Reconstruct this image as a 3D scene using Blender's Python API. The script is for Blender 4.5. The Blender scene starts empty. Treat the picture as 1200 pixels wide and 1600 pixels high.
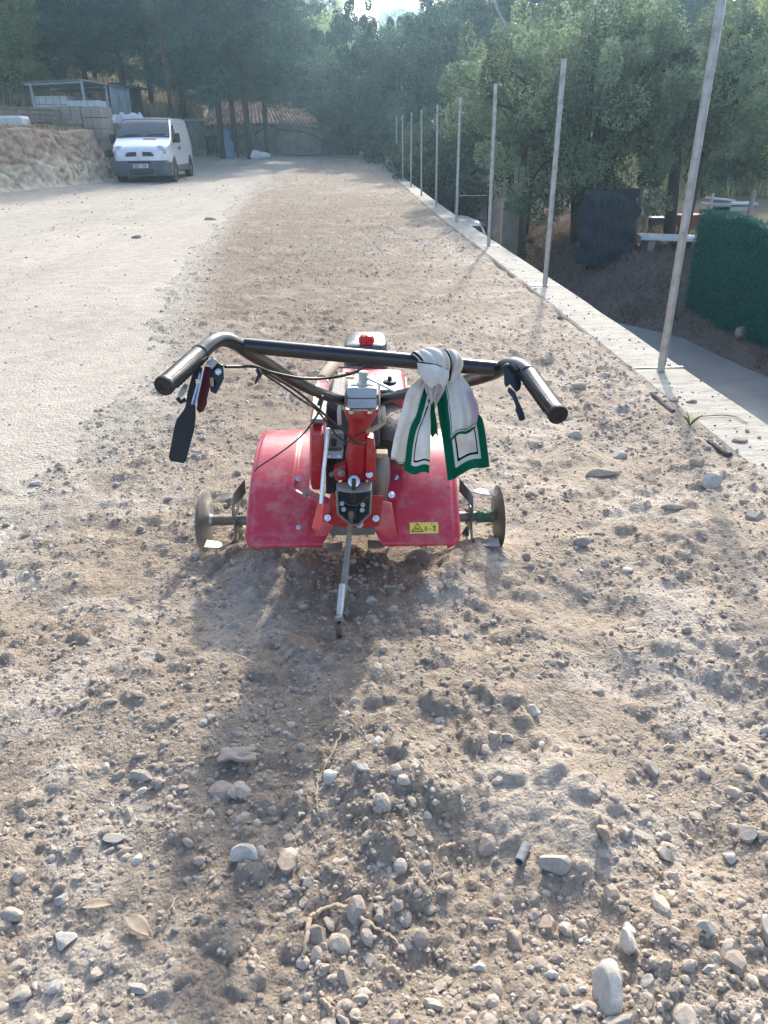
import bpy, math, random
import numpy as np
from mathutils import Vector, Matrix, Quaternion
S = bpy.context.scene
R = math.radians
# ------------------------------------------------------------------ camera, sky, sun, exposure
CAM_H = 1.45; FPX = 1180.0; PITCH = R(26.2); ROLL = R(-0.79)
cam_d = bpy.data.cameras.new("camera"); cam = bpy.data.objects.new("camera", cam_d)
S.collection.objects.link(cam); S.camera = cam
cam_d.sensor_fit = 'VERTICAL'; cam_d.sensor_height = 36.0; cam_d.lens = 36.0*FPX/1600.0
cam_d.clip_start = 0.05; cam_d.clip_end = 2000
cam.matrix_world = Matrix.Translation((0, 0, CAM_H)) @ Matrix.Rotation(R(90)-PITCH, 4, 'X') @ Matrix.Rotation(ROLL, 4, 'Z')
SUN_EL = R(30); SUN_AZ = R(13.0)
w = bpy.data.worlds.new("World"); S.world = w; w.use_nodes = True
nt = w.node_tree; bg = nt.nodes['Background']
sky = nt.nodes.new('ShaderNodeTexSky'); sky.sky_type = 'NISHITA'; sky.sun_disc = False
sky.sun_elevation = SUN_EL; sky.sun_rotation = SUN_AZ; sky.air_density = 0.75; sky.dust_density = 3.0
nt.links.new(sky.outputs[0], bg.inputs[0]); bg.inputs[1].default_value = 0.15
sun_d = bpy.data.lights.new("sun", 'SUN'); sun_d.energy = 2.3; sun_d.angle = R(2.0); sun_d.color = (1.0, 0.94, 0.84)
sun = bpy.data.objects.new("sun", sun_d); S.collection.objects.link(sun)
sdir = Vector((math.sin(SUN_AZ)*math.cos(SUN_EL), math.cos(SUN_AZ)*math.cos(SUN_EL), math.sin(SUN_EL)))
sun.rotation_euler = sdir.to_track_quat('Z', 'Y').to_euler()
S.view_settings.view_transform = 'Standard'; S.view_settings.look = 'None'
S.view_settings.exposure = 1.47; S.view_settings.gamma = 1.0
try:
    S.cycles.volume_step_rate = 4.0; S.cycles.max_bounces = 8; S.cycles.volume_bounces = 1
    S.cycles.transparent_max_bounces = 6; S.cycles.sample_clamp_indirect = 6
except Exception: pass

# ------------------------------------------------------------------ measured rays of the place
C0 = np.array([0, 0, CAM_H])
_f = np.array([0, math.cos(PITCH), -math.sin(PITCH)]); _u0 = np.array([0, math.sin(PITCH), math.cos(PITCH)]); _r0 = np.array([1., 0, 0])
_r = math.cos(ROLL)*_r0+math.sin(ROLL)*_u0; _u = -math.sin(ROLL)*_r0+math.cos(ROLL)*_u0
def ray(x, y): return _f+(x-600)/FPX*_r+(800-y)/FPX*_u
def P(x, y, d): return Vector(C0+ray(x, y)*d)
def G(x, y, z=0.0):
    d = ray(x, y); return Vector(C0+d*((z-CAM_H)/d[2]))
def AY(x, y, Y0):
    d = ray(x, y); return Vector(C0+d*(Y0/d[1]))

# ------------------------------------------------------------------ noise
def _hash(ix, iy, s):
    n = (ix.astype(np.int64)*374761393+iy.astype(np.int64)*668265263+s*1442695041) & 0xffffffff
    n = ((n ^ (n >> 13))*1274126177) & 0xffffffff
    n = ((n ^ (n >> 16))*2246822519) & 0xffffffff
    return ((n ^ (n >> 15)) & 0xffffff)/float(0xffffff)
def vn(x, y, s=0):
    ix = np.floor(x); iy = np.floor(y); fx = x-ix; fy = y-iy
    fx = fx*fx*(3-2*fx); fy = fy*fy*(3-2*fy)
    a = _hash(ix, iy, s); b = _hash(ix+1, iy, s); c = _hash(ix, iy+1, s); d = _hash(ix+1, iy+1, s)
    return (a+(b-a)*fx)*(1-fy)+(c+(d-c)*fx)*fy
def fbm(x, y, s=0, o=4):
    t = 0; a = .5; m = 0
    for k in range(o):
        t = t+a*(vn(x*2**k+17.3*k, y*2**k-9.1*k, s+k)-.5); m += a; a *= .55
    return t/m
def clod(x, y, cell, s, dens=.75):
    gx = np.floor(x/cell); gy = np.floor(y/cell); out = np.zeros_like(x)
    for dx in (-1, 0, 1):
        for dy in (-1, 0, 1):
            cx = gx+dx; cy = gy+dy
            px = (cx+.15+.7*_hash(cx, cy, s))*cell; py = (cy+.15+.7*_hash(cx, cy, s+1))*cell
            r = cell*(.25+.4*_hash(cx, cy, s+2)); on = _hash(cx, cy, s+3) < dens
            an = _hash(cx, cy, s+4)*3.14; ca = np.cos(an); sa = np.sin(an)
            ux = ((x-px)*ca+(y-py)*sa); uy = (-(x-px)*sa+(y-py)*ca)*(1+.6*_hash(cx, cy, s+5))
            q = 1-(ux*ux+uy*uy)/(r*r)
            out = np.maximum(out, np.where(on & (q > 0), np.sqrt(np.maximum(q, 0))*r*.62, 0))
    return out
def sst(a, b, x):
    t = np.clip((x-a)/(b-a), 0, 1); return t*t*(3-2*t)

# ------------------------------------------------------------------ materials
def L(r, g, b): return tuple(((c/12.92) if c <= .04045 else ((c+.055)/1.055)**2.4) for c in (r, g, b))+(1,)
def newmat(name):
    m = bpy.data.materials.new(name); m.use_nodes = True; t = m.node_tree
    return m, t, t.nodes['Principled BSDF']
def N(t, typ, **kw):
    n = t.nodes.new(typ)
    for k, v in kw.items(): setattr(n, k, v)
    return n
def setv(n, **kw):
    for k, v in kw.items(): n.inputs[k.replace('_', ' ')].default_value = v
def mottled(name, A, B, scale=8, rough=.8, metal=0, bump=0.0, bscale=None, D=None, dscale=3, damt=.5, stretch=None, spec=.5, contrast=.25, coat=0, bdist=.01):
    """base colour wanders between A and B; D is dirt/wear in patches"""
    m, t, p = newmat(name)
    tc = N(t, 'ShaderNodeTexCoord'); mp = N(t, 'ShaderNodeMapping'); t.links.new(tc.outputs['Object'], mp.inputs[0])
    if stretch: mp.inputs['Scale'].default_value = stretch
    n1 = N(t, 'ShaderNodeTexNoise'); setv(n1, Scale=scale, Detail=6.0, Roughness=.6); t.links.new(mp.outputs[0], n1.inputs['Vector'])
    r1 = N(t, 'ShaderNodeMapRange'); r1.inputs[1].default_value = .5-contrast; r1.inputs[2].default_value = .5+contrast
    t.links.new(n1.outputs[0], r1.inputs[0])
    mx = N(t, 'ShaderNodeMix', data_type='RGBA'); mx.inputs[6].default_value = A; mx.inputs[7].default_value = B
    t.links.new(r1.outputs[0], mx.inputs[0]); out = mx.outputs[2]
    if D:
        n2 = N(t, 'ShaderNodeTexNoise'); setv(n2, Scale=dscale, Detail=8.0, Roughness=.7); t.links.new(mp.outputs[0], n2.inputs['Vector'])
        r2 = N(t, 'ShaderNodeMapRange'); r2.inputs[1].default_value = .48; r2.inputs[2].default_value = .68; r2.inputs[4].default_value = damt
        t.links.new(n2.outputs[0], r2.inputs[0])
        m2 = N(t, 'ShaderNodeMix', data_type='RGBA'); m2.inputs[7].default_value = D
        t.links.new(out, m2.inputs[6]); t.links.new(r2.outputs[0], m2.inputs[0]); out = m2.outputs[2]
        r3 = N(t, 'ShaderNodeMapRange'); r3.inputs[3].default_value = rough; r3.inputs[4].default_value = min(1, rough+.4*damt)
        t.links.new(r2.outputs[0], r3.inputs[0]); t.links.new(r3.outputs[0], p.inputs['Roughness'])
    else: p.inputs['Roughness'].default_value = rough
    t.links.new(out, p.inputs['Base Color'])
    p.inputs['Metallic'].default_value = metal; p.inputs['Specular IOR Level'].default_value = spec
    if coat: p.inputs['Coat Weight'].default_value = coat; p.inputs['Coat Roughness'].default_value = .15
    if bump:
        b = N(t, 'ShaderNodeBump'); b.inputs['Strength'].default_value = bump; b.inputs['Distance'].default_value = bdist
        n3 = N(t, 'ShaderNodeTexNoise'); setv(n3, Scale=bscale or scale*3, Detail=8.0, Roughness=.65); t.links.new(mp.outputs[0], n3.inputs['Vector'])
        t.links.new(n3.outputs[0], b.inputs['Height']); t.links.new(b.outputs[0], p.inputs['Normal'])
    return m
def attrmat(name, rough=.95, scale=30, amt=.35, bump=.6, bscale=60, bdist=.02, crumbs=None, spec=.2):
    """albedo from the mesh attribute 'col', broken up by noise"""
    m, t, p = newmat(name)
    at = N(t, 'ShaderNodeAttribute', attribute_name='col'); tc = N(t, 'ShaderNodeTexCoord')
    n1 = N(t, 'ShaderNodeTexNoise'); setv(n1, Scale=scale, Detail=10.0, Roughness=.72); t.links.new(tc.outputs['Object'], n1.inputs['Vector'])
    r1 = N(t, 'ShaderNodeMapRange'); r1.inputs[1].default_value = .3; r1.inputs[2].default_value = .7; r1.inputs[3].default_value = 1-amt; r1.inputs[4].default_value = 1+amt*.8
    t.links.new(n1.outputs[0], r1.inputs[0])
    vm = N(t, 'ShaderNodeVectorMath', operation='SCALE'); t.links.new(at.outputs['Color'], vm.inputs[0]); t.links.new(r1.outputs[0], vm.inputs['Scale'])
    t.links.new(vm.outputs[0], p.inputs['Base Color']); p.inputs['Roughness'].default_value = rough; p.inputs['Specular IOR Level'].default_value = spec
    b = N(t, 'ShaderNodeBump'); b.inputs['Strength'].default_value = bump; b.inputs['Distance'].default_value = bdist
    n3 = N(t, 'ShaderNodeTexNoise'); setv(n3, Scale=bscale, Detail=8.0, Roughness=.7); t.links.new(tc.outputs['Object'], n3.inputs['Vector'])
    t.links.new(n3.outputs[0], b.inputs['Height']); t.links.new(b.outputs[0], p.inputs['Normal'])
    if crumbs:
        for sc_, ds, am in ((crumbs, .5/crumbs, .8), (crumbs*.45, .8/crumbs, .6)):
            nz = N(t, 'ShaderNodeTexNoise'); setv(nz, Scale=sc_*.7, Detail=2.0); t.links.new(tc.outputs['Object'], nz.inputs['Vector'])
            ad = N(t, 'ShaderNodeVectorMath', operation='MULTIPLY_ADD'); ad.inputs[1].default_value = (.6/sc_,)*3; t.links.new(nz.outputs['Color'], ad.inputs[0]); t.links.new(tc.outputs['Object'], ad.inputs[2])
            vo = N(t, 'ShaderNodeTexVoronoi'); vo.inputs['Scale'].default_value = sc_; t.links.new(ad.outputs[0], vo.inputs['Vector'])
            b2 = N(t, 'ShaderNodeBump', invert=True); b2.inputs['Strength'].default_value = am; b2.inputs['Distance'].default_value = ds
            t.links.new(vo.outputs['Distance'], b2.inputs['Height']); t.links.new(b.outputs[0], b2.inputs['Normal']); t.links.new(b2.outputs[0], p.inputs['Normal']); b = b2
    return m
def leafmat(name, tint, trans=.4):
    m, t, p = newmat(name)
    at = N(t, 'ShaderNodeAttribute', attribute_name='col')
    mx = N(t, 'ShaderNodeMix', data_type='RGBA', blend_type='MULTIPLY'); mx.inputs[0].default_value = 1
    t.links.new(at.outputs['Color'], mx.inputs[6]); mx.inputs[7].default_value = tint
    t.links.new(mx.outputs[2], p.inputs['Base Color']); p.inputs['Roughness'].default_value = .55; p.inputs['Specular IOR Level'].default_value = .3
    tr = N(t, 'ShaderNodeBsdfTranslucent'); t.links.new(mx.outputs[2], tr.inputs[0])
    ms = N(t, 'ShaderNodeMixShader'); ms.inputs[0].default_value = trans
    t.links.new(p.outputs[0], ms.inputs[1]); t.links.new(tr.outputs[0], ms.inputs[2])
    t.links.new(ms.outputs[0], t.nodes['Material Output'].inputs[0])
    return m
M = {}
M['soil'] = attrmat('soil', scale=45, amt=.26, bump=.8, bscale=110, bdist=.012, crumbs=120)
M['ground'] = attrmat('ground', scale=6, amt=.22, bump=.6, bscale=14, bdist=.035, crumbs=85)
M['clod'] = attrmat('clod', scale=90, amt=.2, bump=.5, bscale=160, bdist=.004)
M['wall'] = mottled('poured_concrete', L(.76, .74, .69), L(.62, .60, .55), 5, .9, bump=.7, bscale=26, stretch=(1, 3, 1), D=L(.55, .47, .40), dscale=7, damt=.7, bdist=.02)
M['asphalt'] = mottled('asphalt', L(.46, .47, .48), L(.56, .56, .55), 1.4, .9, bump=.6, bscale=90, D=L(.50, .46, .42), dscale=1.2, damt=.5, bdist=.01)
M['stonewall'] = mottled('rubble_stone', L(.40, .38, .34), L(.58, .55, .49), 3.2, .95, bump=1, bscale=5, D=L(.28, .27, .25), dscale=2.2, damt=.6, bdist=.08)
M['galv'] = mottled('galvanised_steel', L(.62, .63, .63), L(.74, .74, .73), 9, .42, .75, bump=.1, bscale=40, D=L(.50, .42, .36), dscale=14, damt=.55)
M['red'] = mottled('red_paint', L(.60, .05, .12), L(.68, .08, .16), 6, .32, bump=.08, bscale=40, D=L(.62, .46, .40), dscale=13, damt=.55, coat=.25)
M['fender'] = mottled('faded_red_fender', L(.70, .13, .22), L(.76, .20, .29), 5, .34, D=L(.72, .56, .52), dscale=11, damt=.55, coat=.2, bump=.03, bscale=40)
M['black'] = mottled('black_enamel', L(.05, .06, .08), L(.09, .10, .12), 8, .28, spec=.6, D=L(.30, .28, .26), dscale=12, damt=.14, coat=.3)
M['rubber'] = mottled('black_grip_plastic', L(.045, .05, .055), L(.08, .085, .09), 15, .3, spec=.6, bump=.1, bscale=80)
M['dull'] = mottled('dull_black', L(.07, .07, .08), L(.13, .13, .14), 12, .6, bump=.2, bscale=50, D=L(.35, .31, .27), dscale=10, damt=.4)
M['alu'] = mottled('cast_aluminium', L(.66, .68, .67), L(.78, .79, .77), 20, .45, .55, bump=.15, bscale=80, D=L(.50, .44, .38), dscale=16, damt=.4)
M['zinc'] = mottled('zinc_plated', L(.74, .76, .78), L(.84, .85, .86), 20, .25, .9)
M['dirtysteel'] = mottled('dusty_steel', L(.42, .41, .40), L(.58, .56, .52), 14, .45, .5, bump=.3, bscale=60, D=L(.55, .47, .38), dscale=11, damt=.85)
M['blade'] = mottled('polished_blade', L(.34, .38, .45), L(.48, .52, .58), 12, .4, .6, D=L(.52, .44, .36), dscale=14, damt=.95)
M['tank'] = mottled('dark_tank_plastic', L(.22, .25, .28), L(.30, .33, .36), 8, .35, D=L(.45, .43, .41), dscale=8, damt=.3, coat=.2)
M['redplastic'] = mottled('red_plastic', L(.72, .08, .12), L(.80, .14, .18), 8, .4)
M['orange'] = mottled('orange_red_plastic', L(.85, .30, .26), L(.90, .38, .32), 12, .45)
M['darkred'] = mottled('dark_red_plastic', L(.28, .08, .11), L(.36, .11, .14), 10, .45)
M['engine'] = mottled('engine_block_metal', L(.20, .20, .21), L(.32, .31, .31), 18, .55, .4, bump=.3, bscale=60, D=L(.45, .36, .30), dscale=10, damt=.5)
M['beige'] = mottled('beige_filter', L(.62, .55, .45), L(.72, .65, .54), 10, .8)
M['cable'] = mottled('cable_sheath', L(.06, .05, .05), L(.14, .09, .08), 30, .5)
M['tape'] = mottled('greygreen_plate', L(.36, .40, .41), L(.44, .47, .47), 10, .5, .3, D=L(.5, .45, .4), dscale=9, damt=.4)
M['yellow'] = mottled('yellow_sticker', L(.90, .80, .30), L(.94, .85, .42), 20, .45)
M['ink'] = mottled('black_ink', L(.10, .09, .06), L(.14, .12, .08), 20, .5)
M['vanwhite'] = mottled('white_van_paint', L(.86, .88, .90), L(.90, .91, .92), 1.2, .22, coat=.6, D=L(.78, .74, .68), dscale=1.4, damt=.25)
M['vangrey'] = mottled('grey_bumper_plastic', L(.27, .30, .33), L(.34, .36, .39), 3, .5, D=L(.5, .47, .43), dscale=3, damt=.3)
M['glass'] = mottled('dark_glass', L(.05, .08, .10), L(.09, .12, .14), 1.5, .05, spec=1.0, coat=.8)
M['lamp'] = mottled('headlamp_glass', L(.62, .66, .66), L(.80, .83, .83), 14, .12, .3, spec=.8, coat=.8)
M['chrome'] = mottled('chrome', L(.85, .87, .88), L(.9, .9, .9), 5, .12, 1)
M['tyre'] = mottled('tyre', L(.07, .07, .07), L(.12, .11, .11), 10, .85, D=L(.4, .36, .32), dscale=4, damt=.5)
M['plate'] = mottled('number_plate', L(.82, .83, .83), L(.86, .86, .85), 4, .4)
M['bark'] = mottled('bark', L(.22, .18, .15), L(.34, .28, .24), 6, .95, bump=1, bscale=18, stretch=(1, 1, .3), bdist=.04)
M['wood'] = mottled('weathered_wood', L(.42, .38, .33), L(.56, .50, .43), 9, .9, bump=.4, bscale=30, stretch=(1, 1, .2))
M['tile'] = attrmat('clay_tile', scale=5, amt=.3, bump=.4, bscale=20, bdist=.02)
M['sheetmetal'] = mottled('corrugated_sheet', L(.55, .60, .62), L(.68, .71, .72), 2, .5, .3, D=L(.5, .44, .38), dscale=3, damt=.4)
M['block'] = mottled('concrete_block', L(.56, .53, .49), L(.68, .64, .58), 3, .95, bump=.5, bscale=22, bdist=.02)
M['whitesack'] = mottled('white_sack', L(.76, .77, .77), L(.86, .86, .85), 4, .8, bump=.5, bscale=7, bdist=.05)
M['tarp'] = mottled('blue_tarp', L(.40, .50, .60), L(.50, .60, .69), 3, .55, bump=.7, bscale=5, bdist=.06)
M['net'] = mottled('shade_net', L(.13, .15, .19), L(.27, .29, .33), 5, .95, bump=1, bscale=14, stretch=(4, 4, .5), bdist=.06, contrast=.14)
M['hedge'] = mottled('green_fence_fabric', L(.04, .33, .27), L(.08, .43, .35), 20, .9, bump=.8, bscale=60, stretch=(3, 3, .4), bdist=.03)
M['fencegreen'] = leafmat('artificial_hedge', (.9, 1, 1, 1), .25)
M['rust'] = mottled('faded_red_tin', L(.55, .24, .20), L(.62, .34, .28), 4, .7)
M['ironblack'] = mottled('black_iron', L(.05, .05, .06), L(.09, .09, .1), 8, .5)
M['root'] = mottled('dry_root', L(.62, .54, .45), L(.72, .64, .55), 40, .9, bump=.4, bscale=120, bdist=.003)
M['drypale'] = mottled('dry_leaf', L(.58, .52, .44), L(.68, .62, .53), 50, .9, D=L(.5, .43, .35), dscale=40, damt=.7)
M['foam'] = mottled('dark_joint_strip', L(.26, .26, .28), L(.36, .35, .36), 20, .95, bump=.8, bscale=60, bdist=.01)
M['leaf'] = leafmat('broad_leaf', (1, 1, 1, 1), .45)
M['needlesunlit'] = leafmat('light_sunlit_pine_needle', (1, 1, 1, 1), .5)  # sunlit copy of the needle material, more light let through
M['needle'] = leafmat('pine_needle', (1, 1, 1, 1), .22)
M['drygrass'] = leafmat('dry_grass', (1, 1, 1, 1), .3)

# ------------------------------------------------------------------ mesh builder
ORG = {}
def tag(o, label=None, cat=None, group=None, kind=None):
    if label: o['label'] = label
    if cat: o['category'] = cat
    if group: o['group'] = group
    if kind: o['kind'] = kind
    return o
def root(name, loc, label, cat, group=None):
    o = bpy.data.objects.new(name, None); S.collection.objects.link(o); o.location = loc; o.empty_display_size = .1
    ORG[o.name] = Vector(loc); return tag(o, label, cat, group)
def mesh_from(name, V, F, mats, mi=None, smooth=True, attrs=None, col=None):
    me = bpy.data.meshes.new(name)
    V = np.asarray(V, dtype=np.float32)
    if isinstance(F, np.ndarray) and F.ndim == 2:
        n, k = F.shape
        me.vertices.add(len(V)); me.vertices.foreach_set('co', V.ravel())
        me.loops.add(n*k); me.loops.foreach_set('vertex_index', F.ravel().astype(np.int32))
        me.polygons.add(n); me.polygons.foreach_set('loop_start', (np.arange(n)*k).astype(np.int32))
        me.update(calc_edges=True)
    else:
        me.from_pydata([tuple(map(float, v)) for v in V], [], [tuple(f) for f in F]); me.update()
    for m in (mats if isinstance(mats, (list, tuple)) else [mats]): me.materials.append(m)
    if mi is not None: me.polygons.foreach_set('material_index', np.asarray(mi, dtype=np.int32))
    me.polygons.foreach_set('use_smooth', np.full(len(me.polygons), smooth))
    if col is not None:
        a = me.color_attributes.new('col', 'FLOAT_COLOR', 'POINT')
        c = np.ones((len(V), 4), dtype=np.float32); c[:, :3] = np.asarray(col)[:, :3]; a.data.foreach_set('color', c.ravel())
    for k, v in (attrs or {}).items():
        a = me.attributes.new(k, 'FLOAT', 'POINT'); a.data.foreach_set('value', np.asarray(v, dtype=np.float32))
    return me
class MB:
    def __init__(s): s.V = []; s.F = []; s.mi = []
    def add(s, V, F, mi=0):
        b = len(s.V); s.V += [Vector(v) for v in V]
        for f in F: s.F.append([b+i for i in f]); s.mi.append(mi)
        return s
    def box(s, c, d, rot=None, mi=0, taper=(1, 1)):
        c = Vector(c); x, y, z = d[0]/2, d[1]/2, d[2]/2; q = rot or Matrix.Identity(3); V = []
        for k in (-1, 1):
            tx, ty = taper if k > 0 else (1, 1)
            for a, b in ((-1, -1), (1, -1), (1, 1), (-1, 1)): V.append(c+q @ Vector((a*x*tx, b*y*ty, k*z)))
        return s.add(V, [(3, 2, 1, 0), (4, 5, 6, 7), (0, 1, 5, 4), (1, 2, 6, 5), (2, 3, 7, 6), (3, 0, 4, 7)], mi)
    def hexa(s, V8, mi=0): return s.add(V8, [(3, 2, 1, 0), (4, 5, 6, 7), (0, 1, 5, 4), (1, 2, 6, 5), (2, 3, 7, 6), (3, 0, 4, 7)], mi)
    def tube(s, pts, r, seg=12, cap=True, mi=0, sm=0, flat=1.0, upv=None):
        pts = [Vector(p) for p in pts]
        if sm: pts = spline(pts, sm)
        n = len(pts); rr = r if isinstance(r, (list, tuple)) else [r]*n
        if len(rr) != n: rr = list(np.interp(np.linspace(0, 1, n), np.linspace(0, 1, len(rr)), rr))
        t0 = (pts[1]-pts[0]).normalized(); a = upv or (Vector((0, 0, 1)) if abs(t0.z) < .9 else Vector((0, 1, 0)))
        nx = (Vector(a)-t0*t0.dot(Vector(a))).normalized(); V = []
        for i, p in enumerate(pts):
            t = (pts[min(i+1, n-1)]-pts[max(i-1, 0)]).normalized()
            nx = (nx-t*t.dot(nx)).normalized(); ny = t.cross(nx)
            for k in range(seg):
                q = 2*math.pi*k/seg; V.append(p+nx*math.cos(q)*rr[i]*flat+ny*math.sin(q)*rr[i])
        F = [(i*seg+k, i*seg+(k+1) % seg, (i+1)*seg+(k+1) % seg, (i+1)*seg+k) for i in range(n-1) for k in range(seg)]
        if cap: F += [tuple(range(seg-1, -1, -1)), tuple((n-1)*seg+k for k in range(seg))]
        return s.add(V, F, mi)
    def cyl(s, a, b, r, seg=16, mi=0): return s.tube([a, b], r, seg, mi=mi)
    def prism(s, poly, off, mi=0):
        """polygon of points extruded by vector off"""
        n = len(poly); off = Vector(off); V = [Vector(p) for p in poly]+[Vector(p)+off for p in poly]
        return s.add(V, [tuple(range(n)), tuple(range(2*n-1, n-1, -1))]+[(i, i+n, (i+1) % n+n, (i+1) % n) for i in range(n)], mi)
    def grid(s, fn, nu, nv, mi=0):
        V = [fn(i/nu, j/nv) for j in range(nv+1) for i in range(nu+1)]
        return s.add(V, [(j*(nu+1)+i, j*(nu+1)+i+1, (j+1)*(nu+1)+i+1, (j+1)*(nu+1)+i) for j in range(nv) for i in range(nu)], mi)
    def lathe(s, o, ax, prof, seg=24, mi=0):
        o = Vector(o); ax = Vector(ax).normalized(); a = Vector((0, 0, 1)) if abs(ax.z) < .9 else Vector((1, 0, 0))
        nx = (a-ax*ax.dot(a)).normalized(); ny = ax.cross(nx); V = []
        for r, h in prof:
            for k in range(seg):
                q = 2*math.pi*k/seg; V.append(o+ax*h+(nx*math.cos(q)+ny*math.sin(q))*r)
        n = len(prof); F = [(i*seg+k, i*seg+(k+1) % seg, (i+1)*seg+(k+1) % seg, (i+1)*seg+k) for i in range(n-1) for k in range(seg)]
        F += [tuple(range(seg-1, -1, -1)), tuple((n-1)*seg+k for k in range(seg))]
        return s.add(V, F, mi)
    def build(s, name, mats, parent=None, bevel=0, smooth=True, ang=35, solid=0, subd=0):
        V = s.V
        if parent is not None:
            o0 = ORG[parent.name]; V = [v-o0 for v in V]
        me = mesh_from(name, [tuple(v) for v in V], s.F, mats, s.mi, smooth)
        if smooth:
            try: me.set_sharp_from_angle(angle=R(ang))
            except Exception: pass
        o = bpy.data.objects.new(name, me); S.collection.objects.link(o)
        if parent is not None: o.parent = parent; ORG[o.name] = ORG[parent.name]
        else: ORG[o.name] = Vector((0, 0, 0))
        if solid:
            q = o.modifiers.new('solid', 'SOLIDIFY'); q.thickness = solid; q.offset = 0
        if bevel:
            q = o.modifiers.new('bevel', 'BEVEL'); q.width = bevel; q.segments = 2; q.limit_method = 'ANGLE'; q.angle_limit = R(40)
        if subd:
            q = o.modifiers.new('sub', 'SUBSURF'); q.levels = subd; q.render_levels = subd
        return o
def spline(pts, k=6):
    out = []; n = len(pts)
    for i in range(n-1):
        p0 = pts[max(i-1, 0)]; p1 = pts[i]; p2 = pts[i+1]; p3 = pts[min(i+2, n-1)]
        for j in range(k):
            t = j/k
            out.append(.5*((2*p1)+(p2-p0)*t+(2*p0-5*p1+4*p2-p3)*t*t+(-p0+3*p1-3*p2+p3)*t**3))
    out.append(pts[-1]); return out
def link(name, me, parent=None):
    o = bpy.data.objects.new(name, me); S.collection.objects.link(o)
    if parent is not None: o.parent = parent; ORG[o.name] = ORG[parent.name]
    return o
def copy_thing(o, loc, rz=0, sc=None, label=None):
    c = o.copy(); S.collection.objects.link(c); c.location = loc; c.rotation_euler = (0, 0, rz)
    if sc: c.scale = sc
    if label: c['label'] = label
    for ch in o.children:
        d = ch.copy(); S.collection.objects.link(d); d.parent = c
        for g in ch.children:
            e = g.copy(); S.collection.objects.link(e); e.parent = d
    return c

# ------------------------------------------------------------------ terrain
def wallx(y): return np.interp(y, [-6, 3, 4.9, 8.2, 11.6, 15.1, 18.6, 22.1, 25.6, 29.1, 32.6, 36.1, 38], [2.2, 1.93, 1.86, 1.74, 1.59, 1.44, 1.30, 1.14, .99, .83, .69, .56, .49])
WW = .36
def wallz(y): return np.interp(y, [-6, 15, 20, 24, 30, 33, 38], [.05, .05, .07, .12, .17, .22, .32])
def toe(y): return np.interp(y, [-6, 15, 23.7, 25.5, 28.5, 34, 60], [-14, -12, -11.0, -10.1, -9.6, -9.9, -10.5])
def roadx(y): return np.interp(y, [-6, 9, 10.6, 12.8, 14.3, 17, 20, 26, 34], [6.2, 5.6, 5.45, 5.15, 4.25, 3.35, 3.25, 3.0, 2.6])
def roadz(y): return np.interp(y, [-6, 12, 18, 22, 34], [-1.65, -1.65, -1.64, -1.6, -1.1])
def rise(x, y): return .012*np.maximum(0, y-20)+.0026*np.maximum(0, y-28)**2*(y < 44)+.0026*256*(y >= 44)+.03*np.clip(-x-2, 0, 8)*np.clip((y-8)/18, 0, 1)
def gh(x, y):
    """height of the ground sheet"""
    x = np.asarray(x, float); y = np.asarray(y, float)
    left = rise(x, np.minimum(y, 46))+.012*fbm(x*2, y*2, 3)*1.5
    b = sst(-.05, .55, toe(y)+.22*fbm(y*1.3, x*.3, 5, 3)-x)
    left = left+b*(1.55+.25*fbm(x*.7, y*.7, 8)+.12*sst(.5, 3, toe(y)-x))
    left = left+b*np.maximum(0, toe(y)-x-4)*.035
    hill = np.maximum(0, y-47)*np.interp(x, [-60, -25, -6, 6, 30], [.24, .17, .115, .10, .10])*(1+.35*fbm(x*.05, y*.05, 11))+.8*fbm(x*.12, y*.12, 12)*sst(48, 60, y)
    hl = np.maximum(0, y-38)*.17*sst(-12, -24, x)
    left = left+np.maximum(hill, 0)+np.where(x < 0, hl, 0)
    rz = roadz(y); q = x-roadx(y)
    right = rz-.06+sst(0, 1.2, q+.3*fbm(x, y, 21))*(.38+.3*sst(13.5, 12, y)+.62*sst(13.9, 15.5, y)+.10*fbm(x*1.5, y*1.5, 22))+sst(1.2, 6, q)*.28+.10*fbm(x*.8, y*.8, 23)*sst(.2, 2, q)
    right = right+sst(9, 26, q)*1.2*sst(20, 40, y)+np.where(y > 30, (y-30)*.05, 0)
    right = right+np.maximum(hill, 0)
    yy = sst(36.5, 44, y)
    right = right*(1-yy)+yy*np.maximum(right, .9+np.maximum(hill, 0)*.9)
    s = x-wallx(y)
    return np.where((s > 0), right, left)
def soilb(y): return np.interp(y, [-3, 0, 3.43, 4.42, 5.63, 7, 8.7, 11.35, 16, 24, 30, 36, 40, 42.5], [-2.3, -2.1, -1.92, -1.83, -1.96, -2.24, -2.54, -2.98, -3.49, -4.2, -4.6, -4.1, -3.3, -1.2])
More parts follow.
